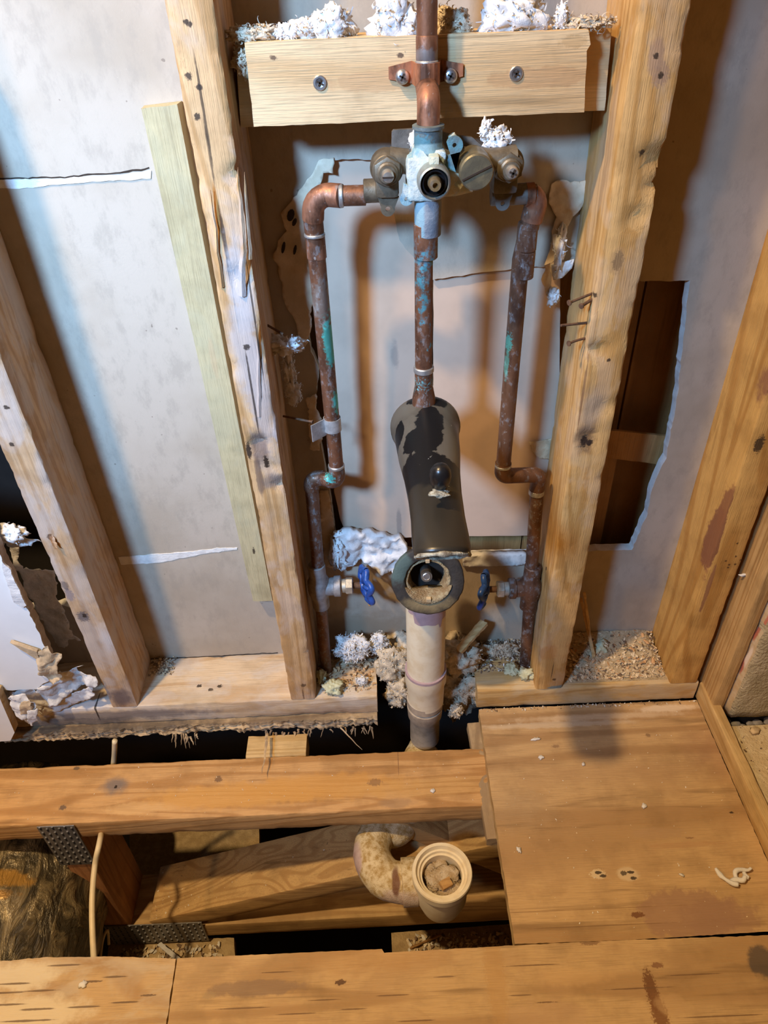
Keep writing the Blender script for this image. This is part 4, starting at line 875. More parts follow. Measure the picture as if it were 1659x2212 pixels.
# ------------------------------------------------ right supply pipe
yr = .022
xr = at(1104, 800, y=.030).x; zc = at(1140, 420, y=yr).z; xe = at(1166, 420, y=yr).x
sr = thing('supply_pipe', 'right copper supply pipe with an offset elbow, running down beside the right stud', 'pipe', (xr, .03, .4))
pipe(sr, [(at(1100, 420, y=yr).x, yr, zc), (at(1158, 420, y=yr).x, yr, zc)], .0085, C_low)
ring(sr, (at(1148, 418, y=yr).x, yr, zc), (1, 0, 0), .0098, .004, SOL, 'solder_ring')
zf = at(1140, 500, y=.03).z; xf = at(1139, 500, y=.03).x
e = elbow((at(1140, 420, y=yr).x, yr, zc), (xe, yr + .002, zc), (xf, .028, zf), .011)
pipe(sr, [(at(1152, 420, y=yr).x, yr, zc)] + e + [e[-1].lerp(Vector((xf, .028, zf)), .5)], .0102, C_e, 'elbow')
pipe(sr, [e[-1], (xf, .029, zf)], .0088, C_low, 'street_fitting')
ring(sr, (xf + .0005, .029, at(1142, 487, y=.03).z), (.1, 0, 1), .0100, .006, C_low)
ring(sr, (xf, .029, zf - .006), (0, 0, 1), .0096, .022, C_low)
z3 = at(1088, 1003, y=.030).z
pipe(sr, [(xf, .029, zf), (xr + .0005, .030, at(1128, 560, y=.03).z), (xr, .030, z3)], .0083, C_d, jit=.0005)
ring(sr, (at(1133, 575, y=.03).x, .029, at(1131, 570, y=.03).z), (0, 0, 1), .0092, .026, C_low)
ring(sr, (xr, .030, at(1087, 1005, y=.03).z), (0, 0, 1), .0096, .004, SOL, 'solder_ring')
x5 = at(1160, 1035, y=.045).x; z5 = at(1150, 1028, y=.04).z; x6 = at(1136, 1425, y=.048).x
e1 = elbow((xr, .030, z3), (xr, .032, at(1100, 1028, y=.032).z), (x5, .044, z5), .010); e2 = elbow((xr, .032, z5 + .002), (x5 + .002, .044, z5), (x5 + .002, .046, z5 - .05), .010)
pipe(sr, [(xr, .030, z3 + .002)] + e1 + e2 + [(x5 + .0015, .046, z5 - .026)], .0094, C_d, 'offset_elbow')
zv = at(1085, 1272, y=.047).z; X = lambda z: x5 + .0015 + (x6 - x5 - .0015) * (z5 - .02 - z) / (z5 - .05)
pipe(sr, [(x5 + .0015, .046, z5 - .02), (X(zv + .041), .0467, zv + .041)], .0083, C_low, jit=.0004); pipe(sr, [(X(zv - .038), .0475, zv - .038), (x6, .048, .0385)], .0083, C_low, jit=.0004)
ring(sr, (x5 + .0015, .046, z5 - .028), (0, 0, 1), .0096, .008, SOL, 'solder_ring')

# ------------------------------------------------ shutoff valves
def shutoff(x, y, z, sgn, label, lean):
    t = thing('shutoff_valve', label, 'valve', (x, y, z - .035))
    bm = BM(); lathe(bm, (x, y, z - .038), (0, 0, 1), [(0, .0105), (.001, .0115), (.018, .0115), (.024, .0135), (.030, .015), (.040, .0155), (.050, .0145), (.056, .0115), (.078, .0112), (.079, .0100)], 28, jit=.0005)
    lathe(bm, (x, y, z), (sgn, 0, 0), [(0, .0125), (.020, .0125), (.021, .0145), (.029, .0145), (.030, .0125)], 24); obj('valve_body', bm, C_low if sgn < 0 else plain('grey_valve_body', (.36, .34, .33), .6, .4, .35, 90, .4), t, smooth=True)
    bm = BM(); lathe(bm, (x, y, z), (sgn, 0, 0), [(.029, .0095), (.036, .0095)], 20); lathe(bm, (x, y, z), (sgn, 0, 0), [(.036, .0105), (.037, .0115), (.045, .0115), (.046, .0100)], hexn=6); obj('packing_nut', bm, plain('nut_grey', (.52, .47, .38), .5, .5, .3, 110, .3), t, smooth=True)
    bm = BM(); lathe(bm, (x, y, z), (sgn, 0, 0), [(.045, .0045), (.066, .0045), (.066, .0030), (.070, .0030)], 16); obj('stem', bm, M_rust, t, smooth=True)
    # lobed handwheel
    wc = Vector((x + sgn * .0635, y, z)); ax = Vector((sgn, lean, .0)).normalized(); U = Vector((0, 0, 1)); V = ax.cross(U).normalized(); bm = BM(); pts = []; n = 72
    for k in range(n + 1):
        a = 2 * PI * k / n; r = .0225 + .0032 * math.cos(6 * a); pts.append(wc + (U * math.cos(a) + V * math.sin(a)) * r + ax * (.0016 * math.cos(6 * a)))
    tube(bm, pts, .0042, 12, cap=False)
    for k in range(6):
        a = 2 * PI * k / 6; d = U * math.cos(a) + V * math.sin(a); tube(bm, [wc + d * .004 - ax * .003, wc + d * .014 - ax * .003, wc + d * .023], [.0036, .003, .0036], 10)
    lathe(bm, wc - ax * .008, ax, [(0, .005), (.001, .0062), (.010, .0062), (.011, .005)], 20)
    hw_o = obj('handwheel', bm, M_blue, t, smooth='all'); hw_o['label'] = 'blue lobed handwheel'
    bm = BM(); lathe(bm, wc, ax, [(.002, .0042), (.005, .0042), (.006, .003)], 16); obj('handle_screw', bm, M_rust, hw_o, smooth=True)
    return t
zl_ = at(700, 1268, y=.048).z
shutoff(xk * .45 + xb * .55 - .0, .0485, at(730, 1266, y=.0485).z, 1, 'shutoff valve with blue handwheel on the left supply pipe', .30)
shutoff(x5 * .45 + x6 * .55, .047, at(1085, 1272, y=.047).z, -1, 'shutoff valve with blue handwheel on the right supply pipe', .30)

# ================================================================== DRAIN
dr = thing('tub_drain_overflow', 'cream drain pipe rising from the floor to a black overflow gasket ring', 'drain pipe', (.049, .0, -.1))
dx = .0495; PR = .0262
zj = at(915, 1322, y=-.024).z
tube_b = BM(); lathe(tube_b, (dx, .0, at(920, 1490, y=-.026).z), (0, 0, 1), [(0, PR), (.24 - at(920, 1490, y=-.026).z, PR)], 40); obj('riser', tube_b, M_pvc, dr, smooth=True)
# primer stain band
bm = BM(); zt_ = at(925, 1326, y=-.026).z; zb_ = at(925, 1352, y=-.026).z
rings = []
for k in range(27):
    a = math.radians(-152 + k * (130 / 26)); zz0 = zb_ - .004 * N((k * .2, 0, 0), 1, 3) - (.010 if k in (20, 21) else 0) + (.014 if k < 5 else 0); rings.append([Vector((dx + (PR + .0004) * math.cos(a), (PR + .0004) * math.sin(a), zz0)), Vector((dx + (PR + .0004) * math.cos(a), (PR + .0004) * math.sin(a), zt_ + .012))])
ringloft(bm, rings, cap=False, close=False); o = obj('primer_stain', bm, M_purp, dr, smooth='all', recalc=False); o['label'] = 'purple primer stain'
z_c0 = at(920, 1478, y=-.028).z; z_c1 = at(915, 1545, y=-.028).z; z_c2 = at(915, 1600, y=-.028).z
bm = BM(); lathe(bm, (dx, 0, z_c0), (0, 0, -1), [(0, PR), (.001, PR + .0028), (.022, PR + .0032), (.030, PR + .0005), (z_c0 - z_c1, PR)], 40); obj('coupling', bm, M_pvc, dr, smooth=True)
bm = BM(); lathe(bm, (dx, 0, z_c0 + .0005), (0, 0, -1), [(0, PR + .0002), (.0, PR + .003), (.004, PR + .0032), (.004, PR)], 40); obj('glue_ring', bm, M_purp, dr, smooth=True)
bm = BM(); lathe(bm, (dx - .001, 0, z_c1 + .006), (0, 0, -1), [(0, PR - .002), (.001, PR), (.014, PR), (.015, PR - .003), (.018, PR - .003), (.019, PR), (.040, PR - .001), (.045, PR - .004), (.10, PR - .004)], 40); obj('lower_fitting', bm, M_grey_pvc, dr, smooth=True)
# overflow ring, tilted up
rc = at(925, 1256, y=-.040); nrm = Vector((0, -math.cos(math.radians(22)), math.sin(math.radians(22))))
M_gask = plain('black_gasket', (.032, .026, .021), .75, 0, .4, 70, .6, c2=(.020, .017, .015), spots=[(tuple(rc + Vector((-.034, 0, .022))), (.016, .03, .026), (.07, .11, .10), .9, .4), (tuple(rc + Vector((0, 0, -.028))), (.035, .03, .012), (.30, .22, .10), .6, .5)])
bm = BM(); lathe(bm, rc - nrm * .010, nrm, [(0, .026), (0, .0425), (.003, .0435), (.009, .0432), (.0105, .041), (.0095, .034), (.0100, .0295), (.008, .0275), (.003, .0265), (0, .026)], 56, cap=False, jit=.0014); gk = obj('gasket_ring', bm, M_gask, dr, smooth='all')
M_crud = plain('crusty_rubber', (.26, .17, .08), .85, 0, .5, 90, .9, c2=(.42, .34, .20), bd=.003)
bm = BM(); lathe(bm, rc - nrm * .030, nrm, [(0, .0235), (.022, .0275), (.024, .0272), (.026, .0240), (.020, .0225), (.002, .0205), (0, .0210)], 48, cap=False, jit=.002); obj('inner_lip', bm, M_crud, dr, smooth='all')
bm = BM(); lathe(bm, rc - nrm * .034, nrm, [(0, .0001), (0, .022), (.002, .022)], 36); obj('dark_bore', bm, M_dark, dr, smooth=True)  # black disc closing the bore, shade of its depth put into the colour
# crescent of sediment in the lower half
bm = BM(); U = Vector((1, 0, 0)); V = nrm.cross(U); V = V if V.z > 0 else -V; rings = []
for k in range(25):
    a = math.radians(192 + k * 6.5); s = math.sin(PI * (k / 24)); r1 = .0285; r2 = .0285 - .0150 * s
    P1 = rc + (U * math.cos(a) + V * math.sin(a)) * r1 + nrm * .001; P2 = rc + (U * math.cos(a) + V * math.sin(a)) * r2 - nrm * .012 * s
    rings.append([P1 + nrm * .001, P1.lerp(P2, .35) + nrm * (.003 * s + .002 * N(P1, 200)), P1.lerp(P2, .7) + nrm * (.001 + .002 * N(P2, 200)), P2, P2 - nrm * .012, P1 - nrm * .01])
ringloft(bm, rings); obj('sediment', bm, M_crud, dr, smooth='all')
bm = BM(); tube(bm, [rc - nrm * .030 + V * .004 + U * -.0015, rc - nrm * .004 + V * .0045 + U * -.0015], .0068, 20); op = obj('overflow_post', bm, plain('dark_post', (.10, .085, .07), .5, .2, .4, 120, .3), dr, smooth=True)
bm = BM(); p = rc - nrm * .004 + V * .0045 + U * -.0015; lathe(bm, p, nrm, [(-.001, .005), (.0008, .0048), (.0012, .0040), (.0002, .0034), (.0002, .0001)], 20); obj('post_screw', bm, M_zinc, op, smooth=True)
bm = BM(); p = rc + V * .0255 - nrm * .002; box(bm, -.0025, .0025, -.002, .002, -.0025, .0025, bev=.0006, M=Matrix.Translation(p)); p = rc - V * .0235 - nrm * .001; box(bm, -.0028, .0028, -.003, .002, -.0030, .0030, bev=.0006, M=Matrix.Translation(p)); obj('tab', bm, plain('tan_tab', (.62, .46, .26), .6, 0), gk)
bm = BM(); tube(bm, [rc - nrm * .038, rc - nrm * .050, Vector((dx, .014, rc.z - .030)), Vector((dx, .004, rc.z - .050)), Vector((dx, .0, rc.z - .062))], [.0255, .026, .026, .0262, .0262], 32, sub=5); obj('elbow', bm, M_grey_pvc, dr, smooth='all')

# trap below the joist
tr = thing('drain_trap', 'dusty cream trap elbow ending in an open socket below the joist', 'drain trap', (.0, -.17, -.16))
tp = [(.048, -.002, -.100), (.032, -.034, -.100), (.012, -.075, -.118)] + [tuple(at(a, b, z=z)) for a, b, z in ((862, 1782, -.125), (818, 1800, -.118), (803, 1846, -.112), (828, 1893, -.112), (872, 1908, -.112), (905, 1908, -.112))]
bm = BM(); tube(bm, tp, .0265, 28, sub=6, jit=.0012); obj('elbow', bm, M_pvc_d, tr, smooth='all')
a = at(868, 1906, z=-.112); b = at(955, 1900, z=-.112); d = (b - a).normalized()
bm = BM(); lathe(bm, a, d, [(0, .0270), (.0005, .0310), (.020, .0310), (.022, .0285), (.05, .0285)], 36); obj('hub', bm, M_pvc_d, tr, smooth=True)
sc_ = at(955, 1884, z=-.055); bm = BM()
lathe(bm, sc_, (0, 0, -1), [(.0, .0395), (-.002, .0385), (-.002, .0345), (.004, .0325), (.004, .0300), (.008, .0290), (.008, .0262), (.060, .0262)], 48, cap=False)
lathe(bm, sc_, (0, 0, -1), [(0, .0395), (.012, .0392), (.016, .0345), (.060, .0340), (.085, .028), (.095, .010), (.095, .0001)], 48, cap=False); obj('socket', bm, M_pvc, tr, smooth=True)
o = fluff('pipe_debris', (sc_.x, sc_.y, sc_.z - .022), (.0235, .0235, .007), 91, 'clump of grey tan dirt packed inside the open drain socket', 'debris', mat=plain('socket_dirt', (.46, .34, .20), .95, 0, .5, 110, .8, c2=(.62, .52, .38), bd=.003), curls=50)
bm = BM(); box(bm, -.0075, .0075, -.0055, .0055, -.004, .004, bev=.0008, M=Matrix.Translation((sc_.x + .004, sc_.y - .010, sc_.z - .011)) @ Euler((.2, .15, .5)).to_matrix().to_4x4()); setp(obj('wood_chip', bm, wood('chip_wood', (.60, .36, .14), (.45, .25, .09), 'x')), 'small golden wood block lying in the open drain socket', 'wood chip')

# ================================================================== FLOOR TRUSS
TY0, TY1 = -.144, -.055
W_t1 = wood('truss_chord_wood', (.60, .35, .145), (.40, .20, .065), 'x', spots=[(tuple(at(a, b, z=-.019)), r, c, k, s) for a, b, r, c, k, s in ((248, 1697, (.022, .014, .01), (.20, .16, .14), .9, .7), (250, 1700, .0025, K, 1, .2), (135, 1745, (.005, .004, .01), (.12, .08, .06), .85, .3), (472, 1683, (.006, .005, .01), (.16, .09, .05), .8, .3), (165, 1660, (.005, .003, .01), (.12, .08, .05), .8, .3), (300, 1745, (.055, .010, .01), (.66, .42, .19), .6, .3), (520, 1718, (.14, .020, .01), (.60, .32, .09), .8, .4), (700, 1700, (.13, .022, .01), (.58, .30, .08), .75, .4), (920, 1700, (.12, .016, .01), (.60, .36, .13), .4, .5), (855, 1735, (.025, .008, .01), (.35, .22, .12), .6, .4), (810, 1690, (.01, .006, .01), (.2, .11, .06), .6, .3), (860, 1640, (.0008, .03, .01), (.2, .1, .05), .6, .2))])
W_t2 = wood('truss_web_wood', (.58, .38, .17), (.40, .23, .09), 'x'); W_t3 = wood('truss_vertical_wood', (.52, .26, .12), (.36, .16, .07), 'z')
tt = thing('floor_truss', 'wooden floor truss with metal nail plates spanning the floor opening', 'floor truss', (-.2, -.1, -.40))
obj('top_chord', timber_bm((-.80, -.0995, -.038), (.1355, -.0995, -.038), .089, .038, (0, 1, 0), .0025, .0008, .002, seed=61, seg=150), W_t1, tt, smooth=True)
obj('bottom_chord', timber_bm((-.47, -.0995, -.374), (.60, -.0995, -.352), .089, .040, (0, 1, 0), .002, .0006, .001, seed=62, seg=60), W_t2, tt, smooth=True)
obj('web', timber_bm((-.461, -.0995, -.058), (-.461, -.0995, -.353), .038, .089, (1, 0, 0), .002, .0006, .001, seed=63, seg=30), W_t3, tt, smooth=True)
p0 = at(330, 1990, y=TY0); p1 = at(1070, 1826, y=TY0); dz = Vector((0, 0, -.019)); dd = (p1 - p0)
obj('web', timber_bm(Vector((p0.x, -.0995, p0.z)) + dz, Vector((p1.x, -.0995, p1.z)) + dz + dd * .25, .089, .038, (0, 1, 0), .002, .0006, .001, seed=64, seg=50), W_t2, tt, smooth=True)
obj('web', timber_bm((.30, -.0995, -.34), (-.02, -.085, -.095), .07, .030, (0, 1, 0), .002, .0006, .001, seed=65, seg=30), W_t2, tt, smooth=True)
def nail_plate(x0, x1, z0, z1, nx, nz, y=TY0):
    bm = BM(); box(bm, x0, x1, y - .0022, y - .0008, z0, z1); dx_, dz_ = (x1 - x0) / nx, (z1 - z0) / nz
    for i in range(nx):
        for j in range(nz):
            cx_ = x0 + dx_ * (i + .5); cz_ = z0 + dz_ * (j + (.35 if i % 2 else .65))
            box(bm, cx_ - .0011, cx_ + .0011, y - .0026, y - .0020, cz_ - .0035, cz_ + .0035, 1); box(bm, cx_ - .0013, cx_ + .0013, y - .0034, y - .0020, cz_ + .0035, cz_ + .0048, 0)
    return obj('nail_plate', bm, [M_plate, M_plate_d], tt)
nail_plate(-.4855, -.4355, -.128, -.022, 6, 8); nail_plate(-.480, -.322, -.404, -.334, 17, 5)
# ledger block below the sill gap
bm = timber_bm((-.215, -.034, -.040), (-.128, -.034, -.040), .038, .036, (0, 1, 0), .004, .0007, .002, seed=70, seg=14)
setp(obj('wood_block', bm, wood('block_wood', (.64, .44, .20), (.48, .30, .11), 'x'), smooth=True), 'short pale wood block between the rotten edge and the joist', 'wood block')
# grimy packing strip along left of plywood panel
bm = timber_bm((.1225, -.012, -.0275), (.1280, -.190, -.0275), .024, .017, (1, 0, 0), .002, .001, .002, seed=71, seg=30)
setp(obj('packing_strip', bm, wood('packing_wood', (.50, .36, .20), (.30, .20, .10), 'y', stain=(.24, .17, .11), stain_amt=.4), smooth=True), 'grimy narrow packing strip under the left edge of the plywood panel', 'wood strip')
# lower boards deep in the cavity
def lower(poly, z, name, label, mat):
    bm = BM(); sheet(bm, [ragged(pxz(poly, z), .01, .001, 2)], z, z - .02, plane='z', mi=(0, 0)); setp(obj(name, bm, mat), label, 'board')
M_dust = plain('dusty_lower_board', (.40, .28, .14), .95, 0, .4, 70, .8, c2=(.52, .38, .20), bd=.003)
lower([(236, 2030), (505, 2026), (512, 2120), (225, 2120)], -.41, 'dusty_board', 'dusty board with chips deep in the floor cavity under the nail plate', M_dust)
lower([(845, 2015), (1180, 1990), (1180, 2120), (850, 2120)], -.41, 'dusty_board', 'debris covered board deep in the cavity near the plywood corner', M_dust)
lower([(280, 1760), (560, 1750), (560, 1960), (280, 2010)], -.50, 'dusty_board', 'dirt covered board in shadow behind the lower web', M_dust)
# cable
ct = [tuple(at(248, 1600, y=-.035)), tuple(at(245, 1650, y=-.035)), tuple(at(232, 1730, z=-.12)), tuple(at(216, 1815, y=-.158)), tuple(at(205, 1870, y=-.185)), tuple(at(199, 1950, y=-.225)), tuple(at(201, 2040, y=-.27)), tuple(at(207, 2125, y=-.315))]
setp(obj('electric_cable', tube(BM(), ct, .0038, 14, sub=8), M_cable, smooth='all'), 'cream electrical cable hanging down past the metal nail plate', 'cable')
bm = BM(); tube(bm, [at(216, 2075, z=-.30), at(222, 2030, z=-.30), at(232, 2010, z=-.31), at(235, 2040, z=-.33)], .0022, 10, sub=5); setp(obj('wire_loop', bm, M_cable, smooth='all'), 'thin dark wire loop beside the cream cable', 'wire')
# duct
g = G('duct_wrap'); s1 = g.noise(g.mp((3, 1.2, 3), rot=(.2, 0, .5)), 12, 5, .62, 1.2); s2 = g.noise(g.pos(), 14, 3, .6)
col = g.mix(g.rng(s1, .42, .62), (.07, .058, .038), (.27, .215, .125)); col = g.mix(g.rng(s1, .64, .74), col, (.45, .38, .26))
col = g.spots(col, [(tuple(at(20, 1905, z=-.12)), (.035, .014, .03), (.50, .28, .07), .9, .3), (tuple(at(12, 1948, z=-.13)), (.028, .010, .03), (.45, .25, .07), .9, .3)])
M_duct = g.out(col, .34, .3, s1, 1.0, .010, .5)
bm = BM(); rings = []; nd = 44
for i in range(nd + 1):
    u = i / nd; c = Vector((-.592 + .010 * math.sin(u * 3), .02 - .42 * u, -.235)); ring_ = []
    R0 = .132 * (1 - .10 * (2 * u - 1) ** 2)
    for k in range(72):
        a = 2 * PI * k / 72; o_ = Vector((math.cos(a), 0, math.sin(a))); q = c + o_ * R0
        k2 = .004 * noise.noise(Vector((a * 9, u * 5 + a * 2.5, 1))) + .003 * noise.noise(Vector((a * 26, u * 8 + a * 6, 2))) + .002 * math.sin(u * 40)
        ring_.append(q + o_ * k2)
    rings.append(ring_)
ringloft(bm, rings); setp(obj('duct', bm, M_duct, smooth='all'), 'large wrinkled foil wrapped duct in the floor cavity at lower left', 'duct')

# ================================================================== DEBRIS
def flakes(bm, rnd, n, fn, smin, smax, mi=1):
    for _ in range(n):
        c = Vector(fn(rnd)); s = rnd.uniform(smin, smax); e = Euler((rnd.uniform(-.6, .6), rnd.uniform(-.6, .6), rnd.uniform(0, 6.3))).to_matrix(); k = rnd.randint(0, mi - 1)
        pts = [Vector((s * math.cos(a) * rnd.uniform(.6, 1.2), s * .55 * math.sin(a) * rnd.uniform(.5, 1.2), 0)) for a in [2 * PI * j / 6 for j in range(6)]]
        T = [bm.verts.new(c + e @ (p + Vector((0, 0, s * .16)))) for p in pts]; B = [bm.verts.new(c + e @ p) for p in pts]
        f = bm.faces.new(T); f.material_index = k; f = bm.faces.new(B[::-1]); f.material_index = k
        for j in range(6): f = bm.faces.new((B[j], B[(j + 1) % 6], T[(j + 1) % 6], T[j])); f.material_index = k
M_ch1 = plain('sawdust_tan', (.66, .50, .30), .95, 0, .3, 90, .3); M_ch2 = plain('chip_pale', (.76, .62, .42), .9, 0, .2, 90, .3); M_ch3 = plain('chip_orange', (.62, .36, .17), .9, 0, .3, 90, .3); M_ch4 = plain('crumb_white', (.78, .74, .66), .9, 0, .2, 90, .3); M_ch5 = plain('crumb_dark', (.20, .13, .08), .95, 0, .3, 90, .3)
CH = [M_ch1, M_ch2, M_ch3, M_ch4, M_ch5]
def debris(name, label, n, fn, smin, smax, seed, mats=CH):
    bm = BM(); flakes(bm, random.Random(seed), n, fn, smin, smax, len(mats)); return setp(obj(name, bm, mats, recalc=False), label, 'debris', kind='stuff')
def zone(x0, x1, y0, y1, z, h=.0, pw=1.0):
    def f(r):
        u = r.random() ** pw; y = y1 - (y1 - y0) * u; return (r.uniform(x0, x1), y, z + h * (1 - u) * r.random())
    return f
debris('wood_crumbs', 'wood chips and sawdust heaped on the plate in the right stud bay', 2600, zone(.255, .402, .012, .087, .0395, .021, 1.0), .0007, .0040, 1, [M_ch1, M_ch2, M_ch1, M_ch3, M_ch2, M_ch1, M_ch5])
bm = BM(); rings = []
for i in range(40):
    x = .252 + .152 * i / 39; e_ = min(1, (i + 1) / 5, (40 - i) / 4)
    rings.append([Vector((x, .008 + .080 * j / 24, .0382 + max(0, (j / 24) ** 1.3 * .020 * e_ + .003 * N((x, j * .004, 0), 70) + .0015 * N((x, j * .004, 3), 220)))) for j in range(25)])
ringloft(bm, rings, close=False, cap=False); setp(obj('sawdust_heap', bm, plain('sawdust', (.50, .38, .22), .95, 0, .5, 260, .8, c2=(.66, .52, .33), bd=.002), smooth=True, recalc=False), 'sawdust sloping up to the drywall in the right bay', 'debris', kind='stuff')
debris('wood_crumbs', 'dark crumbs and white flecks on the plate around the right pipe', 700, zone(.128, .208, .035, .088, .0385, .012, 1.6), .0008, .0035, 2, [M_ch5, M_ch1, M_ch4, M_ch5])
debris('wood_crumbs', 'shavings and crumbs on the plate around the left pipe foot', 420, zone(-.108, -.024, .01, .088, .0385, .012, 1.6), .001, .0045, 3, [M_ch1, M_ch3, M_ch5])
debris('wood_crumbs', 'brown crumbs in the corner behind the far left stud', 160, zone(-.367, -.33, .055, .088, .0385, .004), .001, .003, 4, [M_ch5, M_ch1])
debris('wood_crumbs', 'fine pale crumbs scattered over the right plywood panel', 150, zone(.135, .445, -.32, -.01, .0004), .0004, .0014, 5, [M_ch4, M_ch2])
debris('wood_crumbs', 'crumbs on the ledge beside the mortar slab', 260, zone(.47, .62, -.30, -.06, .0135), .0006, .003, 6, [M_ch1, M_ch2, M_ch5])
debris('wood_crumbs', 'shavings and dirt on the boards deep in the floor cavity', 1300, lambda r: ((r.uniform(-.47, -.30) if r.random() < .45 else r.uniform(.01, .22)), r.uniform(-.225, -.15), -.409 + .004 * r.random()), .0012, .006, 7, [M_ch1, M_ch2, M_ch5, M_ch4])
def onweb(r):
    u = r.random() ** 2; q = p0.lerp(p1, u * .6); return (q.x, r.uniform(TY0 + .004, TY1 - .004), q.z + .0005)
debris('wood_crumbs', 'dirt and chips lying on the sloping truss web', 260, onweb, .0006, .003, 8, [M_ch1, M_ch3, M_ch5, M_ch4])
debris('wood_crumbs', 'small flecks stuck on the joist top and lower chord', 90, lambda r: (r.uniform(-.55, .11), r.uniform(-.14, -.06), -.0187), .0004, .0013, 9, [M_ch4, M_ch2])
debris('wood_crumbs', 'grit along the front of the right plate', 130, lambda r: (r.uniform(.13, .45), r.uniform(-.008, -.002) , .0008), .0006, .0022, 10, [M_ch5, M_ch1, M_ch4])

# individually visible scraps
def chip(name, c, s, rot, label, mat, cat='scrap', seed=0):
    bm = BM(); rnd = random.Random(seed); n = 14; c = Vector(c); e = Euler(rot).to_matrix(); T = []; B = []
    for k in range(n):
        a = 2 * PI * k / n; r = rnd.uniform(.6, 1.15); p = Vector((s[0] * math.cos(a) * r, s[1] * math.sin(a) * r, 0)); h = rnd.uniform(.2, .8) * s[2]
        T.append(bm.verts.new(c + e @ (p * .8 + Vector((0, 0, s[2] + h))))); B.append(bm.verts.new(c + e @ (p + Vector((0, 0, h * .4)))))
    bm.faces.new(T); bm.faces.new(B[::-1])
    for k in range(n): bm.faces.new((B[k], B[(k + 1) % n], T[(k + 1) % n], T[k]))
    return setp(obj(name, bm, mat, smooth='all'), label, cat)
for i, (a, b, sx_, sy_, rz, lab) in enumerate([(1157, 1597, .008, .0025, .1, 'white flat scrap nearest the plywood panel top left corner'), (1169, 1637, .0045, .004, .5, 'white triangular scrap below the topmost one on the plywood'), (1260, 1651, .003, .003, 0, 'small white crumb right of the triangular scrap'),
        (1391, 1741, .005, .004, .8, 'white crumb cluster in the middle of the plywood panel'), (1121, 1836, .0035, .005, .2, 'white flake near the left edge of the plywood beside the open socket'), (1473, 1891, .004, .002, -.5, 'tiny pink flake between the hole marks and the big scrap'), (180, 2127, .005, .005, .3, 'white flake on the worn plywood at lower left'), (935, 1708, .004, .004, .3, 'white flake on the right end of the joist')]):
    chip('paper_scrap', at(a, b, z=.0003 if b != 1708 else -.0187), (sx_, sy_, .0015), (0, 0, rz), lab, M_fluff, seed=i + 40)
c = at(1592, 1893, z=.003); bm = BM()
for pts in ([(-.022, .010), (-.019, .0), (-.012, -.008), (-.004, -.012)], [(-.010, -.006), (-.003, -.004), (.004, -.006), (.008, -.002)], [(-.002, -.004), (-.001, .004), (.006, .007), (.014, .005), (.019, .007)], [(.010, .006), (.010, -.001), (.012, -.004)]):
    tube(bm, [Vector((c.x + x, c.y + y, .0035 + .001 * k)) for k, (x, y) in enumerate(pts)], [.0022, .0028, .0028, .0024, .0018][:len(pts)], 8, sub=4, jit=.0016)
setp(obj('paper_scrap', bm, M_fluff, smooth='all'), 'largest curled pinkish white scrap at the right of the plywood panel', 'scrap')
chip('plaster_scrap', at(1630, 1580, z=.014), (.012, .006, .003), (0, 0, .2), 'tan flat chip at the lip of the dark gap under the mortar slab', M_ch1, seed=60)
chip('paper_scrap', at(1412, 1232, y=-.002) if False else at(1605, 1241, y=.0), (.007, .0025, .002), (1.2, 0, .1), 'white flake stuck in the gap beside the far right stud', M_fluff, seed=61)
rnd = random.Random(77)
for i in range(14):
    x = rnd.uniform(.275, .392); y = rnd.uniform(.030, .078)
    chip('wood_chip', (x, y, .0392 + .021 * max(0, (y - .008) / .08) ** 1.2), (rnd.uniform(.004, .0075), rnd.uniform(.002, .0035), .0010), (rnd.uniform(-.4, .4), rnd.uniform(-.4, .4), rnd.uniform(0, 3)), 'orange tan wood chip on the sawdust in the right stud bay', M_ch3 if i % 2 else M_ch2, 'wood chip', seed=200 + i)['group'] = 'chips on the sawdust heap'
# loose insulation around the drain
for i, (a, b, y, s, m, lab, cu) in enumerate([(762, 1400, .055, (.024, .014, .022), M_fluff, 'shredded blue-white paper fluff right of the left pipe foot', 150), (818, 1392, .06, (.013, .008, .018), M_fluff, 'stringy white fluff strand left of the drain pipe', 80),
        (850, 1438, .048, (.025, .018, .032), M_fluff_t, 'brownish wadding clump touching the left side of the drain pipe', 60), (862, 1495, .03, (.019, .016, .024), M_fluff_t, 'wadding clump hanging into the gap left of the drain coupling', 60),
        (990, 1420, .048, (.034, .022, .032), M_fluff_t, 'tan wadding behind the drain pipe on its right', 70), (992, 1488, .035, (.036, .020, .036), M_fluff_t, 'big tan wadding clump hanging right of the drain coupling', 90), (1075, 1405, .07, (.026, .010, .012), M_fluff_t, 'dusty fluff heaped on the right plate near the wall', 60),
        (782, 1470, .02, (.009, .005, .006), M_fluff, 'small white paper curl on the end of the left plate', 20), (985, 1535, .0, (.010, .008, .010), M_fluff_t, 'drooping wadding tip in the dark gap below the right clump', 25)]):
    fluff('insulation_tuft', at(a, b, y=y), s, 100 + i, lab, mat=m, curls=cu * 2, rough=.55)
fluff('insulation_tuft', at(613, 745, y=.05), (.015, .008, .010), 120, 'white tuft with a nail on the right side of the splintered stud', curls=45, rough=.8)
fluff('insulation_tuft', at(626, 800, y=.055), (.006, .005, .020), 121, 'thin dangling white fluff strand below the nail tuft', curls=25, rough=.9)
fluff('insulation_tuft', at(634, 850, y=.055), (.008, .005, .013), 122, 'white fluff blob at the end of the dangling strand', curls=25, rough=.7)
nail((-.112, .04, at(590, 700, y=.04).z), at(612, 722, y=.03), parent=stB, head=0); 
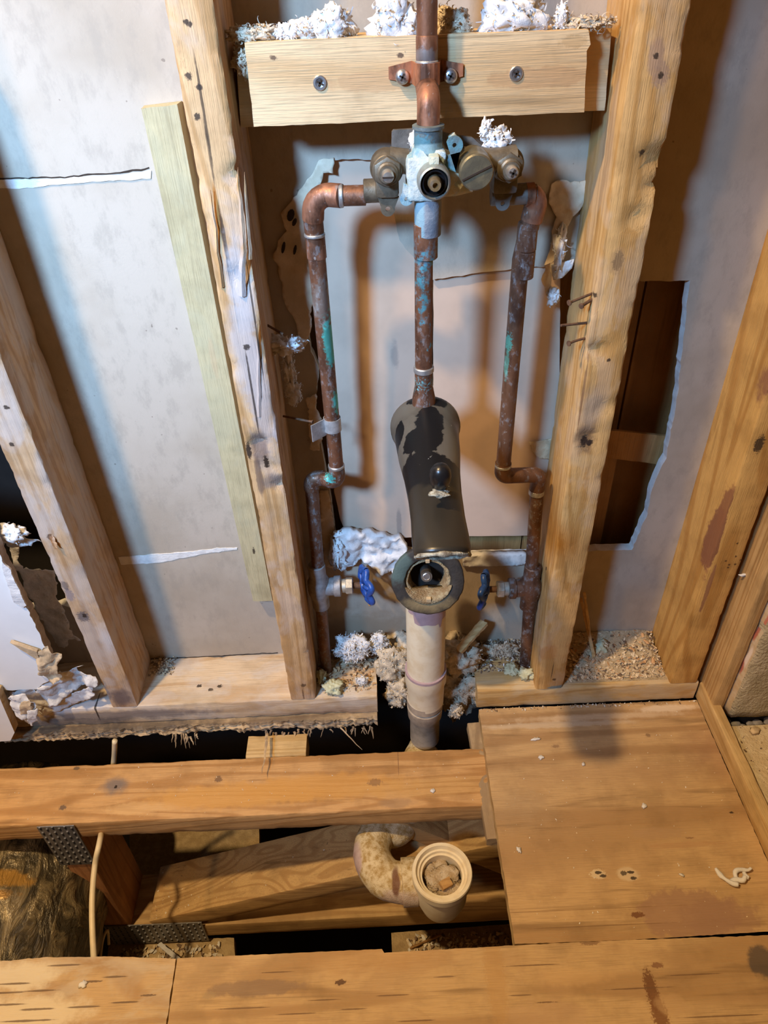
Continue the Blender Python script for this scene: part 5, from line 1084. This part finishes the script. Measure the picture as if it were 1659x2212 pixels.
for i, (a, b, y, s, lab) in enumerate([(722, 1485, .03, (.014, .012, .012), 'large pale green foam lump on the plate by the left pipe foot'), (693, 1462, .06, (.008, .010, .012), 'yellowish foam blob squeezed between the left stud and pipe'), (1105, 1445, .055, (.010, .010, .008), 'pale foam blob left of the right pipe foot'), (1135, 1455, .045, (.012, .009, .008), 'pale green foam blob under the right pipe foot'), (1296, 1400, .07, (.014, .012, .010), 'grey green foam lump among chips in the right bay')]):
    p = at(a, b, z=.046); bm = fluff_bm(p, s, 140 + i, curls=0, sub=4, rough=.5); setp(obj('foam_lump', bm, M_foam, smooth='all', recalc=False), lab, 'foam')
torn('insulation_wadding', [(838, 1378), (880, 1370), (960, 1366), (1010, 1385), (1032, 1420), (1026, 1480), (1030, 1520), (1000, 1530), (980, 1548), (960, 1520), (900, 1500), (860, 1520), (838, 1500), (845, 1450)], .078, 'dirty tan wadding filling the gap behind the drain pipe', M_fluff_t, .030, .012, seed=71, amp=.006, step=.004, cat='insulation')
# wood splinters leaning
W_sp = wood('loose_splinter_wood', (.66, .44, .20), (.48, .28, .10), 'x')
def splint(a, b, w, t_, label, mat=W_sp, seed=1):
    a = Vector(a); b = Vector(b); bm = timber_bm(a, b, w, t_, (1, 0, .3), .0008, .0015, .001, seed=seed, seg=14, cut=.006)
    setp(obj('wood_splinter', bm, mat), label, 'wood splinter')
splint(at(992, 1405, y=.03), at(1045, 1345, y=.07), .013, .006, 'broken wood wedge leaning right of the drain pipe')
splint(at(1283, 1418, y=.05), at(1254, 1290, y=.080), .005, .004, 'longer thin splinter leaning against the right stud', seed=2)
splint(at(1278, 1400, y=.055), at(1262, 1280, y=.075), .004, .003, 'second thin splinter beside the one leaning on the right stud', seed=3)
splint((at(345, 2040, z=-.39)), at(385, 2072, z=-.36), .007, .003, 'white painted splinter lying deep in the cavity beside the front panel', M_fluff, seed=4)
splint(at(765, 1465, y=.0), at(800, 1445, y=.05), .010, .003, 'flat pale offcut on the sawn end of the left plate', seed=6) if False else None
splint(at(780, 1262, y=.06), at(800, 1312, y=.03), .003, .002, 'thin dark splinter hanging behind the left blue handwheel', W_back, seed=7)
splint(at(885, 2048, z=-.40), at(950, 2020, z=-.40), .005, .003, 'brown stick on the debris near the plywood corner', W_back, seed=8)
